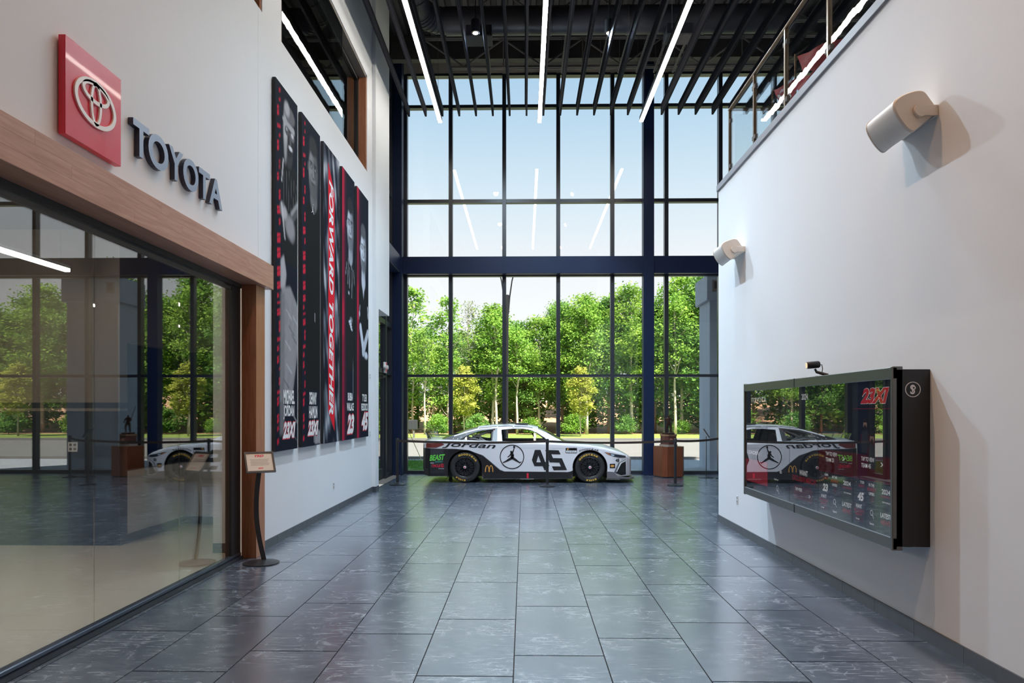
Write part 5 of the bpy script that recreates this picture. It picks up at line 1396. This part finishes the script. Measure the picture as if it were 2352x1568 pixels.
# trees ---------------------------------------------------------
L_A = leaf_mat('leaf_bright_green', (.08, .20, .03), (.46, .64, .12), (.27, .50, .09))
L_B = leaf_mat('leaf_deep_green', (.05, .15, .03), (.34, .53, .11), (.20, .40, .11))
L_Y = leaf_mat('leaf_yellow_green', (.31, .36, .05), (.55, .55, .12), (.42, .46, .09))
L_G = leaf_mat('leaf_grey_green', (.20, .24, .13), (.36, .38, .22), (.24, .28, .14))
bark = mat('pale_bark', (.55, .47, .39), .9, var=.35, vscale=5, stretch=(3, 3, .6))
bark_d = mat('brown_bark', (.16, .10, .07), .9, var=.35, vscale=5, stretch=(3, 3, .6))
def leaf_mesh(name, seed, H, z0, R, n, size, ncl, m, spread=.42, shape='egg'):
    r = np.random.RandomState(seed); cl = []
    while len(cl) < ncl:
        f = r.rand(); z = z0 + (H - z0) * f
        rad = R * (math.sin(PI * min(1, .10 + .9 * f ** .8)) ** .7 + .12) if shape == 'egg' else R * (.35 + .65 * (1 - f)) 
        ang = r.uniform(0, 2 * PI); q = math.sqrt(r.uniform(.12, 1)) * rad
        cl.append((q * math.cos(ang), q * math.sin(ang), z))
    cl = np.array(cl); w = r.uniform(.6, 1.5, ncl); ci = r.choice(ncl, n, p=w / w.sum())
    P = cl[ci] + r.normal(0, 1, (n, 3)) * np.array([spread, spread, spread * .62])
    P[:, 2] = np.maximum(P[:, 2], z0 * .6)
    ax = r.normal(0, 1, (n, 3)); ax[:, 2] *= .5; ax /= np.linalg.norm(ax, axis=1)[:, None]
    up = r.normal(0, .55, (n, 3)) + np.array([0, -.35, .8]); bx = np.cross(ax, up); bx /= np.linalg.norm(bx, axis=1)[:, None] + 1e-9
    s = size * r.uniform(.6, 1.35, n)[:, None]
    v = np.stack([P - ax * s, P + bx * s * .55, P + ax * s, P - bx * s * .55], 1).reshape(-1, 3)
    me = bpy.data.meshes.new(name); me.from_pydata(v.tolist(), [], [(4 * i, 4 * i + 1, 4 * i + 2, 4 * i + 3) for i in range(n)]); me.materials.append(m)
    return me, cl
def trunk_mesh(seed, H, z0, r0, cl, m, nb=14):
    r = random.Random(seed); mb = MB()
    pth = [(.10 * math.sin(i * 1.1 + seed) * i / 8, .10 * math.cos(i * .9 + seed) * i / 8, H * .93 * i / 10) for i in range(11)]
    mb.tube(pth, [r0 * (1 - .085 * i) for i in range(11)], 8)
    for k in range(nb):
        c_ = cl[r.randrange(len(cl))]; zb_ = max(z0 * .7, c_[2] - r.uniform(.5, 1.4)); i = min(9, int(zb_ / (H * .93) * 10)); p0 = Vector(pth[i]); p0.z = zb_
        p1 = Vector(c_); mid = (p0 + p1) / 2 + Vector((0, 0, -.12))
        mb.tube([p0, mid, p1], [r0 * .34, r0 * .24, r0 * .10], 5)
    return mb
protos = {}
def proto(kind, seed):
    k = (kind, seed)
    if k in protos: return protos[k]
    if kind == 'dense': H, z0, R, n, sz, ncl, lm, r0, bk, sp_ = 9.0, (2.1, 2.7, 1.6, 3.0)[seed % 4], 1.75, 10500, .092, 85, (L_A if seed % 2 else L_B), .11, (bark if seed % 2 else bark_d), .33
    if kind == 'sparse': H, z0, R, n, sz, ncl, lm, r0, bk, sp_ = 9.0, 1.6, 1.25, 2600, .11, 70, L_A, .07, bark, .25
    if kind == 'grey': H, z0, R, n, sz, ncl, lm, r0, bk, sp_ = 9.0, 3.0, 1.0, 2300, .075, 70, L_G, .09, bark, .26
    if kind == 'pole': H, z0, R, n, sz, ncl, lm, r0, bk, sp_ = 9.0, 4.6, 1.1, 2800, .095, 60, L_A, .10, bark, .28
    if kind == 'young': H, z0, R, n, sz, ncl, lm, r0, bk, sp_ = 4.3, 1.45, .85, 3800, .085, 60, L_Y, .05, bark, .17
    if kind == 'shrub': H, z0, R, n, sz, ncl, lm, r0, bk, sp_ = 1.9, .30, 1.0, 2200, .10, 40, (L_A if seed % 2 else L_B), .03, bark_d, .26
    me, cl = leaf_mesh('foliage', seed * 13 + len(kind), H, z0, R, n, sz, ncl, lm, sp_)
    root = bpy.data.objects.new({'shrub': 'shrub', 'young': 'young_tree'}.get(kind, 'tree'), None)
    f = bpy.data.objects.new('foliage', me); f.parent = root; f['kind'] = 'stuff'
    tmb = trunk_mesh(seed, H, z0, r0, cl, bk, 18 if kind != 'shrub' else 6)
    tr_ = MB(); tr_.v, tr_.f = tmb.v, tmb.f
    me2 = bpy.data.meshes.new('trunk'); me2.from_pydata([tuple(p) for p in tmb.v], [], tmb.f); me2.materials.append(bk)
    for p in me2.polygons: p.use_smooth = True
    t = bpy.data.objects.new('trunk', me2); t.parent = root
    protos[k] = (root, H); return protos[k]
ORDN = lambda n: (ORD[n - 1] if n <= len(ORD) else '%dth' % n)
def plant(kind, seed, x, y, z, h, label, group, cat='tree'):
    root, H = proto(kind, seed)
    o = copy_tree(root)
    o.location = (x, y, z); s = h / H; sw_ = s * random.uniform(.95, 1.15) if kind != 'grey' else s * .9
    o.scale = (sw_, sw_, s); o.rotation_euler = (0, 0, random.uniform(0, 6.28)) if kind in ('dense', 'shrub') else (0, 0, 0)
    tag(o, label, cat, group); return o
gz = lambda x, y: .05 + max(0, (y - 48.4) / 3.2 - 1) * .32 if y > 48.4 else .04
R_ = random.Random(11)
front = [(905, 700, 'sparse'), (948, 668, 'sparse'), (996, 720, 'sparse'), (1030, 690, 'sparse'), (1078, 698, 'grey'), (1098, 800, 'dense'), (1132, 708, 'dense'), (1186, 745, 'dense'), (1238, 735, 'dense'),
         (1292, 702, 'dense'), (1345, 684, 'dense'), (1398, 690, 'dense'), (1450, 664, 'dense'), (1505, 690, 'dense'), (1565, 640, 'dense'), (1628, 634, 'dense')]
FT = []
for px, ty, k in front:
    Yt = R_.uniform(48.5, 50.5); p = pix(px, ty, Y=Yt); FT.append((p.x, Yt, p.z, k))
x = FT[0][0] - 1.9
while x > -24: FT.append((x, R_.uniform(48.5, 51), R_.uniform(8.2, 10.2), 'dense')); x -= R_.uniform(1.9, 2.7)
x = FT[15][0] + 1.8
while x < 34: FT.append((x, R_.uniform(48.5, 51), R_.uniform(8.6, 12.4), 'dense')); x += R_.uniform(1.9, 2.6)
FT.sort()
for i, (x, y, zt2, k) in enumerate(FT):
    z0 = gz(x, y)
    nm = {'dense': 'tall leafy green tree', 'sparse': 'thin sparse tree', 'grey': 'grey half-bare tree'}[k]
    plant(k, [1, 2, 3, 4][i % 4] if k == 'dense' else 2 + i % 2, x, y, z0, zt2 - z0, ORDN(i + 1) + ' from the left in the front row beyond the road, ' + nm, 'front row of trees beyond the road')
for rowi, (ya, yb2, hmin, hmax, nm) in enumerate([(53, 56, 6.0, 7.4, 'second'), (60, 64, 6.0, 7.6, 'third')]):
    x = -27 - 3 * rowi; i = 0
    while x < 38 + 4 * rowi:
        y = R_.uniform(ya, yb2); zg = gz(x, y); i += 1
        pxx = 1204 + x / y * 1641
        boost = 1.0 if 930 < pxx < 1280 else 1.35
        plant('dense', [2, 4, 1, 3][i % 4], x, y, zg, R_.uniform(hmin, hmax) * boost, ORDN(i) + ' green tree from the left in the %s row of the wood' % nm, 'trees deeper in the wood')
        x += R_.uniform(2.3, 3.3)
i = 0; x = -24.0
while x < 34:
    i += 1; y = R_.uniform(51.0, 53.0)
    plant('shrub', 1 + (i + 1) % 3, x, y, gz(x, y), R_.uniform(2.6, 4.2), ORDN(i) + ' tall bushy sapling from the left between the tree trunks', 'bushy saplings between the trunks', 'shrub')
    x += R_.uniform(3.2, 5.6)
i = 0; x = -22.0
while x < 32:
    i += 1; y = R_.uniform(46.8, 48.6)
    plant('shrub', 1 + i % 3, x, y, gz(x, y), R_.uniform(.8, 1.7), ORDN(i) + ' low green shrub from the left at the edge of the wood', 'shrubs along the edge of the wood', 'shrub')
    x += R_.uniform(2.2, 4.2)
for px, ty, lab in ((1066, 848, 'young yellow-green tree on the verge seen left of the race car roof'), (1333, 850, 'young yellow-green tree on the verge seen above the race car bonnet'), (1745, 840, 'young yellow-green tree on the verge hidden behind the right wall, seen in reflections'), (2150, 840, 'young yellow-green tree on the verge, far right, seen mirrored in the shop front glass')):
    p = pix(px, ty, Y=44.0); plant('young', 1, p.x, 44.0, .05, p.z - .05, lab, 'young yellow-green trees on the verge')

for k, (px, ty, w_) in enumerate([(976, 760, 'outside the leftmost pane'), (1140, 720, 'left of the street lamp'), (1188, 760, 'right of the street lamp'), (1348, 700, 'behind the right young tree'), (1551, 680, 'right of the steel column'), (1612, 660, 'beside the concrete pier'), (1760, 660, 'seen only mirrored')]):
    p = pix(px, ty, Y=47.6)
    plant('pole', 1, p.x, 47.6, gz(p.x, 47.6), p.z, 'slender pale-trunked tree at the edge of the wood, ' + w_, 'slender pale trunks at the edge of the wood')
# street lamp, sign box, concrete pier, house, guy wire
p = pix(1164, 615, Y=30.0)
sl = empty('street_lamp', (p.x, 30, 0), 'dark street lamp with two curved arms behind the window mullion', 'lamp')
MB().tube([(p.x, 30, -.05), (p.x, 30, 5.6), (p.x, 30, 6.5)], [.055, .08, .10], 12).build('pole', M['black'], sl, smooth=40)
for e in (-1, 1):
    MB().tube([(p.x + e * .06, 30, 5.7), (p.x + e * .12, 30, 6.4), (p.x + e * .22, 30, 7.1), (p.x + e * .36, 30, 7.62)], [.035, .03, .028, .028], 8).build('arm', M['black'], sl, smooth=60)
    MB().box(p.x + e * .36 - .14, p.x + e * .36 + .14, 29.9, 30.1, 7.60, 7.68).build('lamp_head', M['black'], sl)
a, b = pix(931, 964, Y=41.6), pix(959, 986, Y=41.6)
sb = empty('sign_box', ((a.x + b.x) / 2, 41.6, 0), 'grey box on a post on the verge outside the leftmost pane', 'sign')
MB().box(a.x, b.x, 41.45, 41.7, b.z, a.z).build('box', mat('grey_box', (.035, .038, .04), .6), sb, bevel=.02)
MB().box((a.x + b.x) / 2 + .1, (a.x + b.x) / 2 + .2, 41.5, 41.6, 0, b.z).build('post', M['joist'], sb)
a, b = pix(970, 1042, Y=23.0), pix(926, 962, Y=23.0); a.z = 0
tag(MB().tube([a, b, b + (b - a) * 1.5], .011, 6).build('guy_wire', mat('yellow_guard', (.55, .50, .20), .5)), 'slanting guy wire outside the leftmost window pane', 'wire')
pr = empty('concrete_pier', (6.0, 20.9, 0), 'grey concrete pier with a wider cap outside the right end of the window', 'pier')
a = pix(1630, 900, Y=20.4).x
cg = mat('grey_pier_concrete', (.36, .43, .52), .85, var=.12, vscale=2, stretch=(1, 1, .3))
MB().box(a, a + 1.5, 20.4, 21.6, -.1, 4.78).build('shaft', cg, pr, bevel=.01)
MB().box(a - .10, a + 1.6, 20.3, 21.7, 4.78, 5.50).build('cap', cg, pr, bevel=.01)
MB().box(a + .05, a + .28, 20.28, 20.3, 5.02, 5.34).build('recess_frame', conc, pr)
MB().box(a + .10, a + .23, 20.27, 20.29, 5.10, 5.30).build('recess', M['black'], pr)
hs = empty('house', (2.4, 78, 3.5), 'pale low house glimpsed between the trunks above the car bonnet', 'house')
MB().box(-3, 6, 74, 80, 2.0, 6.0).build('wall', mat('house_wall', (.62, .58, .54), .8), hs)
MB().prism([(-3.4, 6.0), (6.4, 6.0), (5.2, 7.6), (-2.2, 7.6)], lambda a_, b_, d: (a_, d, b_), 73.6, 80.4).build('roof', mat('house_roof', (.16, .12, .11), .8), hs)
for x in (-1.4, .8, 3.0): MB().box(x, x + .9, 73.95, 74.0, 3.4, 4.8).build('window', M['black'], hs)

# lamp inside the office behind the shop front
e0 = pix(155, 624, X=-5.3)
ol = empty('office_light', (-5.3, e0.y, e0.z), 'glowing linear light hanging inside the glass-fronted room', 'light')
MB().box(-5.33, -5.27, 2.0, e0.y, e0.z, e0.z + .035).build('diffuser', M['lamp_in'], ol)
MB().box(-5.335, -5.265, 2.0, e0.y, e0.z + .035, e0.z + .07).build('housing', M['white'], ol)
for y in (3.5, e0.y - .12): MB().tube([(-5.3, y, e0.z + .07), (-5.3, y, 3.9)], .004, 5).build('suspension_wire', M['joist'], ol)
for X_, Z_ in ((-7.2, 3.4),):
    ol2 = empty('office_light', (X_, 5, Z_), 'second linear light deeper inside the glass-fronted room', 'light')
    MB().box(X_ - .03, X_ + .03, -2.0, 6.5, Z_, Z_ + .035).build('diffuser', M['lamp_in'], ol2); MB().box(X_ - .035, X_ + .035, -2.0, 6.5, Z_ + .035, Z_ + .07).build('housing', M['white'], ol2)
bpy.context.view_layer.update()
